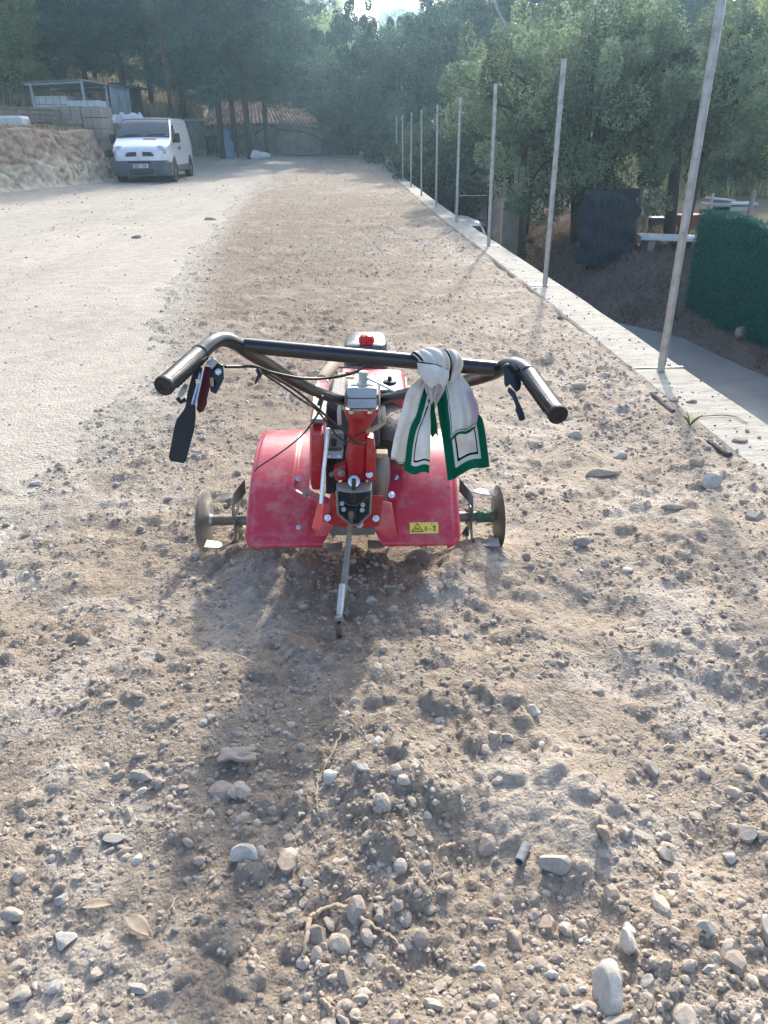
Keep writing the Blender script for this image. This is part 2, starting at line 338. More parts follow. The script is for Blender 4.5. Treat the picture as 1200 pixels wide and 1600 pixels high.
# humps and hollows of the dug soil: x px, y px, radius, height, stretch across
HUMPS = [(250, 1150, .30, .035), (700, 930, .12, .05), (740, 880, .14, .045), (430, 900, .16, .04), (620, 1240, .16, .05), (860, 1250, .14, .035), (640, 1060, .13, .035), (760, 1120, .12, .03),
         (700, 1500, .12, -.045), (745, 1340, .10, -.05), (950, 1060, .14, -.035), (930, 960, .14, -.04), (1010, 1150, .12, -.035), (1040, 1230, .10, -.03), (1130, 1340, .13, -.045), (1160, 1130, .16, -.03),
         (880, 880, .16, .03), (1050, 950, .2, .035), (1080, 830, .18, .03), (980, 800, .2, .025), (860, 800, .2, .025), (300, 1380, .14, .02), (560, 1400, .12, .025), (880, 1480, .14, -.03), (1040, 1520, .14, .03),
         (120, 1480, .16, -.015), (540, 960, .05, -.035), (505, 1060, .035, -.02), (510, 1000, .035, -.02), (700, 770, .2, .02), (1130, 700, .3, .02), (640, 1330, .14, .03), (1080, 1420, .12, .025)]
HW = [(G(a, b), r, h) for a, b, r, h in HUMPS]
def sz(x, y):
    """height of the tilled soil"""
    x = np.asarray(x, float); y = np.asarray(y, float)
    far = 1/(1+(y/5.0)**2)
    z = rise(x, y)+.012*fbm(x*2, y*2, 3)*1.5
    z = z+.075*fbm(x*2.2, y*1.8, 31, 3)*(.35+.65*far)+.05*fbm(x*6, y*5, 33, 3)*(.45+.55*far)
    wob = .016*fbm(x*9, y*9, 71, 2)
    for c, r, h in HW:
        z = z+h*np.exp(-((x-c.x+wob*3)**2+(y-c.y)**2)/(r*r))
    px = x+.012*fbm(x*40, y*40, 41, 2)*2; py = y+.012*fbm(x*40, y*40, 45, 2)*2
    rough = np.clip(.7+1.5*fbm(x*1.7, y*1.7, 39, 2), .35, 1.2)
    z = z+clod(px, py, .085, 51, .40)*rough*(.45+.55*far)
    z = z+clod(px, py, .036, 57, .75)*rough*far**.6
    z = z+clod(px, py, .017, 63, .9)*(.35+.65*rough)*far
    e = x-soilb(y)+.5*fbm(x*1.3, y*.9, 77, 3)+.15*fbm(x*7, y*7, 78, 2)
    z = z+.055*np.tanh(e/.35)-.035
    g = wallx(y)-WW/2-x                                                     # against the concrete
    z = z+np.where(g < .5, (.5-g)*.06, 0)-np.where((g < .12) & (g > -.1), .03*sst(.12, .03, g)*(vn(y*3, y*0, 9) > .55), 0)
    sp = sst(.10, .02, g)*(g > -.2); z = z*(1-sp)+sp*(wallz(y)-.004-.03*sst(5, 9, y)+.10*fbm(x*2.5, y*2.2, 81, 3)-.5*np.maximum(0, -g)+clod(px, py, .03, 85, .8)*.6)
    z = z+sst(12, 22, y)*.02
    return z
# ------------------------------------------------------------------ ground sheet
rng = np.random.default_rng(7)
def gcolor(x, y, z):
    n = fbm(x*.6, y*.6, 90); n2 = fbm(x*2.5, y*2.5, 95, 3)
    yard = np.array([.43, .385, .32]); soilc = np.array([.33, .265, .205]); bank = np.array([.50, .38, .26]); bankt = np.array([.26, .19, .13])
    dry = np.array([.30, .235, .155]); litter = np.array([.17, .135, .11]); grn = np.array([.12, .14, .07])
    c = yard[None]*(1+.22*n[:, None]+.12*n2[:, None])
    c = c*(1+.22*fbm(x*2.8, y*.22, 97, 3)[:, None])
    t = toe(y)-x
    bb = sst(-.1, .1, t)[:, None]; hgt = np.clip((z-rise(x, np.minimum(y, 46)))/1.6, 0, 1.2)
    topmix = sst(.45, .75, hgt+.35*n2)[:, None]
    bc = bank*(1-topmix)+bankt*topmix; bc = bc*(1+.5*n2[:, None])
    c = c*(1-bb)+bc*bb
    tt = sst(.6, 1.4, t)[:, None]; c = c*(1-tt)+(dry*(1+.5*n[:, None]))*tt
    h = sst(44, 50, y)[:, None]; gm = sst(-.1, .2, n)[:, None]
    c = c*(1-h)+(dry*(1-gm)+grn*gm)*h
    r = (x > wallx(y)) & (y < 44)
    rc = litter*(1+.6*n2[:, None]); d2 = sst(2.5, 6, x-roadx(y))[:, None]; rc = rc*(1-d2)+(dry*(1+.4*n2[:, None]))*d2
    c = np.where(r[:, None], rc, c)
    return np.clip(c, .02, .8)
def sheet(name, ss, ys, zf, colf, mat, wall_rel=True, **kw):
    SX, YY = np.meshgrid(ss, ys); X = SX+(wallx(np.clip(YY, -6, 38)) if wall_rel else 0)
    x = X.ravel(); y = YY.ravel(); z = zf(x, y); V = np.stack([x, y, z], 1); nx = len(ss); ny = len(ys)
    i = np.arange(nx-1)[None, :]+np.arange(ny-1)[:, None]*nx; i = i.ravel()
    F = np.stack([i, i+1, i+nx+1, i+nx], 1)
    me = mesh_from(name, V, F, mat, col=colf(x, y, z), **kw); return link(name, me)
def stretch(a, b, d0, g):
    o = [a]; d = d0
    while o[-1] < b: o.append(o[-1]+d); d *= g
    return np.array(o)
sl = -stretch(.02, 14, .14, 1.012)[::-1]; sl2 = -stretch(14.3, 170, .5, 1.06)[::-1]
sr = stretch(.02, 12, .12, 1.012); sr2 = stretch(12.5, 170, .5, 1.06)
ss = np.concatenate([sl2, sl, [-.001, .001], sr, sr2])
ys = np.concatenate([stretch(-8, 50, .2, 1.0), stretch(50.4, 330, .5, 1.03)])
def gsheet(x, y):
    z = gh(x, y); s = x-wallx(y); return z-np.where(s < 0, .16*sst(.3, .9, x-soilb(y))*sst(43, 41, y), 0)
tag(sheet('ground', ss, ys, gsheet, gcolor, M['ground']), 'pale trampled earth with a cut bank and dry hillside', kind='structure')
# ------------------------------------------------------------------ cut earth bank
yb_ = np.arange(6, 40, .055); hb = np.linspace(0, 1, 44)
Yb = np.repeat(yb_[:, None], 44, 1); Hb = np.repeat(hb[None], len(yb_), 0)
fis = np.abs(fbm(Yb*5.2+.6*fbm(Yb*1., Hb*3, 301, 2), Hb*.9, 302, 4)); crk = sst(.03, .0, np.abs(fbm(Yb*1.1+Hb*.5, Hb*1.3, 305, 3)))
lay = fbm(Yb*.5, Hb*7, 303, 3); big = fbm(Yb*.6, Hb*1.2, 304, 3); fine = fbm(Yb*9, Hb*16, 306, 3)
Xb = toe(Yb)+.30-.5*Hb**1.2+.30*fis*(1-.5*Hb)+.08*lay+.16*big+.09*fine-.07*crk+.35*sst(.16, 0, Hb)**2
top_ = gh(toe(Yb)-.75, Yb)+.02; bot = gh(toe(Yb)+.5, Yb)-.12
Zb = bot+(top_-bot)*Hb+.03*fbm(Yb*5, Hb*5, 307, 3); Xb = np.where(Hb > .985, Xb-.5, Xb)
V = np.stack([Xb.ravel(), Yb.ravel(), Zb.ravel()], 1); i = (np.arange(43)[None, :]+np.arange(len(yb_)-1)[:, None]*44).ravel()
h_ = Hb.ravel()[:, None]; n_ = (fbm(Yb*1.3, Hb*2.2, 308, 4)).ravel()[:, None]; t_ = sst(.42, .66, h_+.55*n_)
c_ = np.array([.66, .55, .40])*(1-t_)+np.array([.46, .335, .24])*t_; c_ = c_*(1+1.1*fine.ravel()[:, None])*(1-.25*crk.ravel()[:, None]); tt_ = sst(.90, .99, h_); c_ = c_*(1-tt_)+np.array([.42, .33, .22])*tt_
tag(link('earth_bank', mesh_from('earth_bank', V, np.stack([i, i+1, i+45, i+44], 1), M['ground'], col=np.clip(c_, .03, .8))), 'cut bank of pale and reddish earth', kind='structure')
# ------------------------------------------------------------------ tilled soil
def soilcol(x, y, z):
    n = fbm(x*.9, y*.7, 101)[:, None]; n2 = fbm(x*5, y*5, 103, 3)[:, None]; n3 = fbm(x*22, y*22, 105, 3)[:, None]
    A = np.array([.335, .272, .208]); B = np.array([.425, .348, .268]); Cc = np.array([.49, .43, .36])
    m = np.clip(.45+1.3*n+.33*(x[:, None]), 0, 1); c = A*(1-m)+B*m
    pale = sst(.02, .30, n2+.6*n)*.6; c = c*(1-pale)+Cc*pale
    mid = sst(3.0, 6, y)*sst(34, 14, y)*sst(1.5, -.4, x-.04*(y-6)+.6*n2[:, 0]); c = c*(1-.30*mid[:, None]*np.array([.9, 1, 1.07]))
    tine_dark = sst(.35, 0, np.abs(x+.1))*sst(2.9, 2.6, y)*sst(1.9, 2.2, y); c = c*(1-.28*tine_dark[:, None]*np.array([.8, 1, 1.1]))     # darker, browner soil under and just behind the tines
    e = x-soilb(y)+.35*n2[:, 0]+.3*n[:, 0]; eb = (sst(.85, .26, e)*.95)[:, None]; c = c*(1-eb)+np.array([.425, .38, .315])*eb
    return np.clip(c*(1+.25*n2+.35*n3), .03, .8)
yy = [-1.0]
while yy[-1] < 43: 
    v = yy[-1]; yy.append(v+(.0036+.0044*max(v, .5) if v > .45 else .05))
yy = np.array(yy); nu = 560
u = np.linspace(0, 1, nu)
xl = soilb(yy)-.45; xr = wallx(yy)-WW/2+.13
X = xl[:, None]*(1-u)+xr[:, None]*u; Yg = np.repeat(yy[:, None], nu, 1)
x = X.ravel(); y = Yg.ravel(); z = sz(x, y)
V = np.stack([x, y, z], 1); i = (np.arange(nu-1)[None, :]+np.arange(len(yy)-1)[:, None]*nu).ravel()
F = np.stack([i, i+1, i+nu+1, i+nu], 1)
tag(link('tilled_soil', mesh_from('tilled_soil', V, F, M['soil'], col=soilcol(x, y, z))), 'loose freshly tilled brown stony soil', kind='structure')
# ------------------------------------------------------------------ stones
def icos(sub):
    t = (1+5**.5)/2
    V = [(-1, t, 0), (1, t, 0), (-1, -t, 0), (1, -t, 0), (0, -1, t), (0, 1, t), (0, -1, -t), (0, 1, -t), (t, 0, -1), (t, 0, 1), (-t, 0, -1), (-t, 0, 1)]
    F = [(0, 11, 5), (0, 5, 1), (0, 1, 7), (0, 7, 10), (0, 10, 11), (1, 5, 9), (5, 11, 4), (11, 10, 2), (10, 7, 6), (7, 1, 8), (3, 9, 4), (3, 4, 2), (3, 2, 6), (3, 6, 8), (3, 8, 9), (4, 9, 5), (2, 4, 11), (6, 2, 10), (8, 6, 7), (9, 8, 1)]
    V = [Vector(v).normalized() for v in V]
    for _ in range(sub):
        c = {}; nF = []
        def mid(a, b):
            k = (min(a, b), max(a, b))
            if k not in c: V.append(((V[a]+V[b])/2).normalized()); c[k] = len(V)-1
            return c[k]
        for a, b, d in F:
            e, f, g = mid(a, b), mid(b, d), mid(d, a); nF += [(a, e, g), (b, f, e), (d, g, f), (e, f, g)]
        F = nF
    return np.array([tuple(v) for v in V]), np.array(F)
def rotmats(n, rg):
    q = rg.normal(size=(n, 4)); q /= np.linalg.norm(q, axis=1)[:, None]; a, b, c, d = q.T
    return np.stack([np.stack([1-2*(c*c+d*d), 2*(b*c-a*d), 2*(b*d+a*c)], 1), np.stack([2*(b*c+a*d), 1-2*(b*b+d*d), 2*(c*d-a*b)], 1), np.stack([2*(b*d-a*c), 2*(c*d+a*b), 1-2*(b*b+c*c)], 1)], 1)
def rocks(X, Y, Z, rad, sub, rg, cols, cut=3):
    """many separate broken stones as arrays"""
    n = len(X); V0, F0 = icos(sub); nv = len(V0)
    V = np.repeat(V0[None], n, 0)
    for _ in range(cut):                                                        # chop flat facets
        d = rg.normal(size=(n, 3)); d /= np.linalg.norm(d, axis=1)[:, None]; h = rg.uniform(.45, .85, n)
        dd = np.einsum('nvk,nk->nv', V, d); ex = np.maximum(0, dd-h[:, None]); V = V-ex[:, :, None]*d[:, None, :]
    V = V*(1+rg.uniform(-.1, .1, (n, nv, 1)))
    V = V*np.stack([rg.uniform(.8, 1.35, n), rg.uniform(.7, 1.1, n), rg.uniform(.5, .9, n)], 1)[:, None, :]
    Rm = rotmats(n, rg); V = np.einsum('nij,nvj->nvi', Rm, V)
    V[:, :, 2] *= .8
    V = V*rad[:, None, None]+np.stack([X, Y, Z], 1)[:, None, :]
    F = (F0[None]+(np.arange(n)*nv)[:, None, None]).reshape(-1, 3)
    return V.reshape(-1, 3), F, np.repeat(cols, nv, 0)
def scatter(n, ymin, ymax, rmin, rmax, power, rg, dens=None):
    # even density as seen: y drawn with 1/y weighting, stones grow with distance
    y = ymin*(ymax/ymin)**rg.random(n); a = np.maximum(soilb(y)-.3, -.75*y-.6); b = wallx(y)-WW/2+.0
    x = a+(b-a)*rg.random(n)
    if dens is not None:
        k = dens(x, y) > rg.random(n); x = x[k]; y = y[k]
    r = rmin*(rmax/rmin)**(rg.random(len(x))**power)
    return x, y, r
def stonecol(n, rg, x):
    t = rg.random((n, 1)); g = rg.random((n, 1))
    c = np.array([.35, .29, .23])*(1-t)+np.array([.46, .385, .31])*t
    gg = (g > .955); c = np.where(gg, np.array([.55, .50, .43])*(.85+.25*t), c)
    c = c*(1+.1*rg.normal(size=(n, 1)))
    return np.clip(c, .1, .75)
rg = np.random.default_rng(21)
Vs, Fs, Cs, off = [], [], [], 0
def dn(x, y): return np.clip(.6+2.4*fbm(x*3, y*3, 201, 3), .08, 1)
for (n, y0, y1, r0, r1, pw, sub) in ((46000, .55, 4.5, .0026, .010, 1.5, 0), (7000, .55, 7, .008, .02, 2.0, 1), (11000, 3.5, 14, .007, .019, 1.6, 0), (700, .6, 9, .016, .032, 2.2, 1), (6000, 9, 40, .012, .032, 1.6, 0)):
    x, y, r = scatter(n, y0, y1, r0, r1, pw, rg, dn)
    z = sz(x, y)+r*rg.uniform(-.45, .15, len(x)); c = stonecol(len(x), rg, x)*(1+.35*sst(3, 8, y))[:, None]  # farther stones lightened in colour to offset their shaded near faces
    v, f, cc = rocks(x, y, z, r, sub, rg, c, 3 if sub else 0); Vs.append(v); Fs.append(f+off); Cs.append(cc); off += len(v)
V = np.concatenate(Vs); F = np.concatenate(Fs); Cc = np.concatenate(Cs)
tag(link('soil_clods', mesh_from('soil_clods', V, F, M['clod'], col=Cc, smooth=False)), 'small crumbs and pebbles of earth lying over the tilled soil', kind='stuff')
# gravel litter of the yard
n = 2600; y = 4*(40/4)**rg.random(n); x = soilb(y)-rg.random(n)**.6*np.minimum(9, .3*y+2)
x = np.maximum(x, toe(y)+.3); k = x > -.62*y-1; x = x[k]; y = y[k]; r = .004+.0011*y*rg.random(len(x))**3+.004*rg.random(len(x))
v, f, cc = rocks(x, y, gh(x, y)+r*.2, r, 0, rg, stonecol(len(x), rg, x)*1.05, 0)
tag(link('yard_gravel', mesh_from('yard_gravel', v, f, M['clod'], col=cc, smooth=False)), 'scattered grit on the pale trampled yard', kind='stuff')
# notable stones: px, py, half width px, half height px, colour, label
W_ = (.56, .515, .44); G_ = (.42, .375, .32); B_ = (.39, .31, .24); Y_ = (.48, .40, .30)
STONES = [
 (950, 1548, 21, 45, W_, 'big pale upright slab stone near the bottom edge right of centre'),
 (981, 1478, 14, 24, W_, 'pale pointed stone directly above the big upright slab stone'),
 (857, 1452, 14, 20, B_, 'brown blocky stone left of the pale pointed stone'),
 (806, 1472, 16, 18, B_, 'brown rounded stone left of the brown blocky stone at the bottom'),
 (862, 1352, 26, 20, G_, 'flat grey half buried stone beside the grey pipe offcut'),
 (831, 1112, 14, 10, W_, 'small whitish stone alone in the middle right of the soil'),
 (382, 1339, 20, 18, W_, 'angular whitish stone left of centre in the lower soil'),
 (449, 1354, 15, 16, B_, 'round brown stone right of the angular whitish stone'),
 (519, 1216, 15, 14, W_, 'pale stone beside the thin dry stem'),
 (178, 1314, 16, 12, G_, 'grey rounded stone in the lower left soil'),
 (101, 1474, 17, 18, W_, 'whitish pointed stone in the bottom left corner area'),
 (20, 1430, 17, 13, G_, 'grey stone at the left frame edge near the bottom'),
 (98, 1407, 12, 10, G_, 'small pale grey stone above the whitish pointed one'),
 (31, 1557, 16, 14, G_, 'grey angular stone at the bottom left corner'),
 (88, 1542, 17, 12, W_, 'pale flat stone right of the grey one at the bottom left corner'),
 (215, 1547, 18, 9, G_, 'long low grey stone at the bottom left of the scarred soil'),
 (222, 1214, 19, 10, G_, 'flat grey stone in the shade of the machine'),
 (362, 1241, 9, 12, G_, 'small upright grey stone below the shadow crust'),
 (1004, 900, 1, 1, G_, ''),
 (1110, 757, 20, 18, W_, 'square whitish rock close to the concrete edge'),
 (941, 744, 24, 9, Y_, 'long flat tan stone right of the handle grip'),
 (1088, 725, 14, 11, Y_, 'rounded tan stone near the dark joint strip'),
 (1182, 809, 17, 11, G_, 'grey boulder chip at the right frame edge by the wall'),
 (908, 849, 13, 15, G_, 'oval grey stone standing in the rut'),
 (1051, 796, 18, 8, Y_, 'low tan stone below the square whitish rock'),
 (896, 681, 13, 9, W_, 'pale stone just under the right handle grip'),
 (965, 715, 13, 11, W_, 'pale lumpy stone between handle grip and concrete'),
 (905, 607, 17, 9, Y_, 'tan stone right above the handle grip end'),
 (857, 565, 12, 8, Y_, 'tan stone behind the right handlebar bend'),
 (953, 597, 1, 1, G_, ''),
 (970, 562, 9, 8, Y_, 'small tan stone against the concrete wall near the near post'),
 (327, 347, 12, 7, G_, 'dark lump of stone on the edge of the tilled strip'),
 (213, 372, 8, 5, G_, 'small grey stone alone on the pale yard'),
 (943, 1302, 12, 15, B_, 'brown upright stone in the middle of a stone cluster'),
 (976, 1303, 9, 9, W_, 'whitish pebble right of the brown upright stone'),
 (1140, 1343, 10, 12, W_, 'white angular pebble in the right hollow'),
 (1171, 1305, 17, 16, G_, 'grey rock near the right edge above the hollow'),
 (1040, 1338, 15, 16, G_, 'grey wedge stone left of the right hollow'),
 (985, 1215, 10, 12, B_, 'small brown stone high in the stone cluster'),
 (1019, 1203, 11, 15, G_, 'tall grey stone above the stone cluster'),
 (1104, 1451, 15, 11, G_, 'smooth bluish grey stone low at right'),
 (1196, 1455, 12, 24, G_, 'big grey stone cut by the right frame edge'),
 (1108, 1515, 14, 10, G_, 'grey stone below the bluish grey one'),
 (970, 1600, 30, 14, G_, 'grey stone cut by the bottom frame edge'),
 (641, 1302, 12, 9, B_, 'small brown stone in the central soil'),
 (696, 1372, 12, 9, B_, 'small brown stone at the rim of the hollow'),
 (586, 1180, 1, 1, B_, ''),
 (497, 1464, 15, 18, B_, 'brown round stone under the curved root'),
 (540, 1465, 12, 12, B_, 'brown stone right under the arch of the curved root'),
 (100, 955, 11, 7, W_, 'whitish stone on the left of the tilled soil'),
 (55, 757, 9, 7, W_, 'white chip at the far left of the tilled soil'),
 (690, 692, 1, 1, W_, ''),
]
def place_rock(px, py, hw, hh, c, label, zf=sz, cat='stone', group='loose stones on the tilled soil', k=0, base=None):
    rgk = np.random.default_rng(int(px*7+py*13+k))
    g = base or G(px, py, 0.0)
    if base is None:
        for _ in range(3): g = G(px, py, float(zf(np.array([g.x]), np.array([g.y]))[0]))
    d = (Vector(C0)-g).length; dep = float(np.dot(np.array(g)-C0, _f)); rx = hw*dep/FPX; ry = hh*dep/FPX
    V0, F0 = icos(3); V = V0.copy()
    for _ in range(9):
        q = rgk.normal(size=3); q /= np.linalg.norm(q); h = rgk.uniform(.46, .85); dd = V@q; V = V-np.maximum(0, dd-h)[:, None]*q
    V = V*1.16
    V = V*(1+.09*fbm(V0[:, 0]*2.5+px, V0[:, 1]*2.5+V0[:, 2]*1.7, 5, 3))[:, None]
    V[:, 0] *= rx; V[:, 1] *= ry*.9; V[:, 2] *= max(ry*.75, rx*.38)
    a = rgk.uniform(-.25, .25); ca, sa = math.cos(a), math.sin(a); V = V@np.array([[ca, sa, 0], [-sa, ca, 0], [0, 0, 1]])
    V[:, 2] += max(ry*.75, rx*.38)*.28
    col = np.clip(np.array(c)*.92*(1+.35*fbm(V0[:, 0]*1.8+py, V0[:, 1]*1.8+V0[:, 2], 6, 3))[:, None], .1, .8)
    o = link('stone', mesh_from('stone', V, F0, M['clod'], col=col)); o.location = g
    try: o.data.set_sharp_from_angle(angle=R(28))
    except Exception: pass
    return tag(o, label, cat, group)
for st in STONES:
    if st[5]: place_rock(*st, zf=(gh if st[0] < 300 and st[1] < 420 else sz))
# ------------------------------------------------------------------ retaining wall and road
mb = MB(); yw = np.arange(-3, 36.61, .25)
prof = [(-WW/2, -2.2), (-WW/2, -.015), (-WW/2+.012, 0), (WW/2-.012, 0), (WW/2, -.015), (WW/2, -2.2)]
Vw = []
for k, v in enumerate(yw):
    for (a, b) in prof:
        jit = .010*float(vn(np.array([v*2.2]), np.array([a*9]), 4)[0]-.5) if b > -1 else 0
        Vw.append((float(wallx(v))+a+(jit if abs(a) > .1 else 0), v, float(wallz(v))+b+jit*.5))
n6 = len(prof); Fw = [(k*n6+j, k*n6+j+1, (k+1)*n6+j+1, (k+1)*n6+j) for k in range(len(yw)-1) for j in range(n6-1)]
Fw += [tuple(range(n6)), tuple((len(yw)-1)*n6+n6-1-j for j in range(n6))]
mb.add(Vw, Fw); tag(mb.build('retaining_wall', M['wall']), 'long low whitish concrete wall carrying the row of posts', 'wall')
mb = MB(); mb.box((float(wallx(37.0))+.05, 37.05, .35), (.62, .8, .9)); tag(mb.build('concrete_block_pier', M['block'], bevel=.01), 'square grey concrete pier at the far end of the post wall', 'pier')
yr = stretch(-6, 40, .4, 1.0); srd = np.linspace(0, 1, 14)
X = (wallx(np.clip(yr, -6, 38))+WW/2-.05)[:, None]*(1-srd)+(roadx(yr)+.12*fbm(yr*1.3, yr*0, 61, 3))[:, None]*srd; Yr = np.repeat(yr[:, None], 14, 1)
Z = roadz(Yr)+.012; V = np.stack([X.ravel(), Yr.ravel(), Z.ravel()], 1); i = (np.arange(13)[None, :]+np.arange(len(yr)-1)[:, None]*14).ravel()
tag(link('road', mesh_from('road', V, np.stack([i, i+1, i+15, i+14], 1), M['asphalt'])), 'grey asphalt lane below the wall', kind='structure')
# ------------------------------------------------------------------ posts
ORD = ['nearest', 'second nearest', 'third nearest', 'fourth', 'fifth', 'sixth', 'fourth from the far end', 'third from the far end', 'second from the far end', 'farthest']
posts = []
for k, y in enumerate([4.9, 8.2, 11.6, 15.1, 18.6, 22.1, 25.6, 29.1, 32.6, 36.1]):
    x = float(wallx(y))-.01; z = float(wallz(y)); h = 2.06 if k else 2.14
    r_ = root('steel_post', (x, y, z), 'tall bare galvanised post, the %s one along the white concrete wall' % ORD[k] if k in (0, 1, 2, 9) else 'bare galvanised post on the white wall, %s' % (ORD[k]+' in the row from the camera' if k < 6 else ORD[k]), 'post', 'galvanised posts along the concrete wall')
    tl = [(.02, -.01), (.012, .0), (-.004, .008), (.01, 0), (0, .01), (-.012, 0), (.01, 0), (0, 0), (.008, 0), (0, 0)][k]
    m = MB(); a = Vector((x, y, z-.02)); b = Vector((x+tl[0], y+tl[1], z+h)); m.tube([a, b], .0255, 20); m.build('pole', M['galv'], r_)
    m = MB(); m.tube([b-Vector((0, 0, .006)), b+Vector((0, 0, .003))], .027, 20); m.build('cap', M['galv'], r_)
    if k == 0:
        m = MB(); m.tube([P(990, 583, 5.1), P(1066, 580, 5.1)], .008, 8); m.V = [Vector((v.x, v.y, z+.008+(v.z-m.V[0].z)*.5)) for v in m.V]; m.build('cross_bar', M['galv'], r_)
    else:
        m = MB(); m.box((x, y, z+.004), (.30, .03, .008)); m.build('cross_bar', M['galv'], r_)
# dark joint strips and rubble along the wall
for a, b, lb in (((1018, 615), (1052, 645), 'dark strip of joint board showing beside the near post'), ((1106, 690), (1140, 712), 'short dark joint board piece near the right frame edge'), ((1172, 730), (1200, 752), 'dark joint board piece cut by the right frame edge')):
    p = G(a[0], a[1], .045); q = G(b[0], b[1], .045); m = MB(); pts = [p.lerp(q, t/6)+Vector((random.Random(t).uniform(-.004, .004), 0, random.Random(t+9).uniform(-.004, .004))) for t in range(7)]
    m.tube(pts, .014, 8); tag(m.build('joint_board', M['foam']), lb, 'board')
rg2 = np.random.default_rng(5)
ROCKS2 = [(1054, 627, 7, 6, 'small brownish stone lying on the concrete near the first post'), (1080, 629, 8, 5, 'greyish stone on the concrete right of the brownish one'), (1156, 690, 11, 6, 'tan stone lying on the concrete near the right frame edge'), (874, 497, 6, 4, 'small stone on the concrete between the first two posts')]
for a, b, c, d, lb in ROCKS2: place_rock(a, b, c, d, B_, lb, zf=lambda x, y: wallz(y)+.0, group='stones on the concrete wall')
n = 260; y = 2.9*(16/2.9)**rg2.random(n); x = wallx(y)+WW*(-.5+rg2.random(n)**1.6); r = .004+.010*rg2.random(n)**3
v, f, cc = rocks(x, y, wallz(y)+r*.4, r, 0, rg2, stonecol(n, rg2, x)*.85, 0)
tag(link('wall_grit', mesh_from('wall_grit', v, f, M['clod'], col=cc, smooth=False)), 'earth crumbs spilled on top of the concrete wall', kind='stuff')
m = MB(); m.tube([G(1092, 651, .058), G(1120, 649, .06), G(1145, 650, .06), G(1168, 661, .058)], .0035, 6, sm=5); tag(m.build('dry_stalk', M['root']), 'bent dark stalk lying across the white concrete', 'stalk')
# ------------------------------------------------------------------ roots, stems, leaves, offcuts in the soil
def onsoil(px, py, dz=0.0):
    g = G(px, py)
    for _ in range(3): g = G(px, py, float(sz(np.array([g.x]), np.array([g.y]))[0]))
    return g+Vector((0, 0, dz))
def twig(name, pts, r, label, cat='root', mat='root', side=None):
    m = MB(); rt = random.Random(int(pts[0][0])); q_ = spline([onsoil(a, b, c) for a, b, c in pts], 7); q_ = [p+Vector((rt.gauss(0, .0016), rt.gauss(0, .0016), rt.gauss(0, .0012))) for p in q_]
    rr = np.interp(np.linspace(0, 1, len(q_)), np.linspace(0, 1, len(r) if isinstance(r, list) else 2), r if isinstance(r, list) else [r, r]); m.tube(q_, [float(v)*rt.uniform(.8, 1.2) for v in rr], 8, flat=.75)
    for s_ in side or []: m.tube([onsoil(a, b, c) for a, b, c in s_], r[0]*.5 if isinstance(r, list) else r*.5, 6, sm=4)
    return tag(m.build(name, M[mat]), label, cat)
twig('root', [(472, 1495, 0), (480, 1462, .006), (486, 1440, .012), (506, 1424, .008), (530, 1421, .014), (552, 1430, .008), (575, 1447, .010), (603, 1460, .005), (625, 1478, 0)], [.003, .0055, .0045, .0062, .004, .0025], 'thick pale arching root at the bottom centre', side=[[(540, 1419, .02), (552, 1410, .014), (560, 1424, .0)]])
twig('straw', [(533, 1150, .005), (518, 1185, .012), (503, 1215, .014), (495, 1240, .012), (496, 1262, .008), (500, 1290, .002)], .0022, 'long thin straw coloured stem lying down the middle', 'stem')
twig('straw', [(514, 1078, .004), (518, 1100, .012), (535, 1118, .012), (555, 1132, .004)], .0014, 'short fine stem curling above the long straw stem', 'stem')
twig('root', [(676, 1372, 0), (678, 1350, .012), (690, 1330, .018), (712, 1323, .012)], [.0022, .0028, .003, .0036], 'small curled flat root in the hollow right of centre')
twig('straw', [(553, 1395, 1e-3), (549, 1410, .01), (535, 1430, .01), (520, 1445, .002)][::-1] and [(277, 1400, .002), (268, 1425, .012), (255, 1447, .01), (243, 1462, .002)], .0018, 'thin bent twig beside the pale fallen leaf', 'stem')
twig('straw', [(966, 1007, .002), (985, 1018, .01), (1004, 1012, .004)], .004, 'short dry stick on the right side ridge', 'stick')
twig('root', [(1012, 1352, .004), (1030, 1370, .012), (1046, 1388, .004)], [.004, .006, .004], 'tapered dry root at the right below the stone cluster')
twig('root', [(500, 1560, .0), (515, 1580, .012), (524, 1598, .006)], [.004, .006, .004], 'pale root fragment cut by the bottom frame edge')
twig('root', [(600, 1518, .004), (615, 1522, .016), (630, 1534, .004)], [.005, .008, .005], 'short pale root stub low in the centre')
m = MB(); a = onsoil(822, 1328, .016); b = onsoil(810, 1355, .016); m.lathe(a, b-a, [(.0085, 0), (.0108, 0), (.0108, (b-a).length), (.0085, (b-a).length), (.0085, .001)], 20); tag(m.build('pipe_offcut', M['asphalt']), 'short grey plastic pipe offcut lying on the soil', 'pipe')
def leaf(a, b, wd, label):
    p, q = onsoil(*a, .014), onsoil(*b, .010); ax = (q-p); sd = ax.cross(Vector((0, 0, 1))).normalized()
    m = MB(); m.grid(lambda u, v: p+ax*v+sd*(u-.5)*wd*math.sin(math.pi*min(max(v, .02), .98))**.8+Vector((0, 0, .006*math.sin(3*v)+.01*(u-.5)**2)), 6, 12)
    tag(m.build('fallen_leaf', M['drypale'], solid=.0008), label, 'leaf', 'dry fallen leaves')
leaf((198, 1438), (236, 1468), .034, 'broad pale dry leaf in the lower left soil')
leaf((128, 1425), (178, 1418), .024, 'long dusty leaf left of the broad pale leaf')
leaf((1144, 1075), (1160, 1092), .012, 'small pale leaf on the right of the soil')
m = MB(); cen = onsoil(372, 1190, .012)
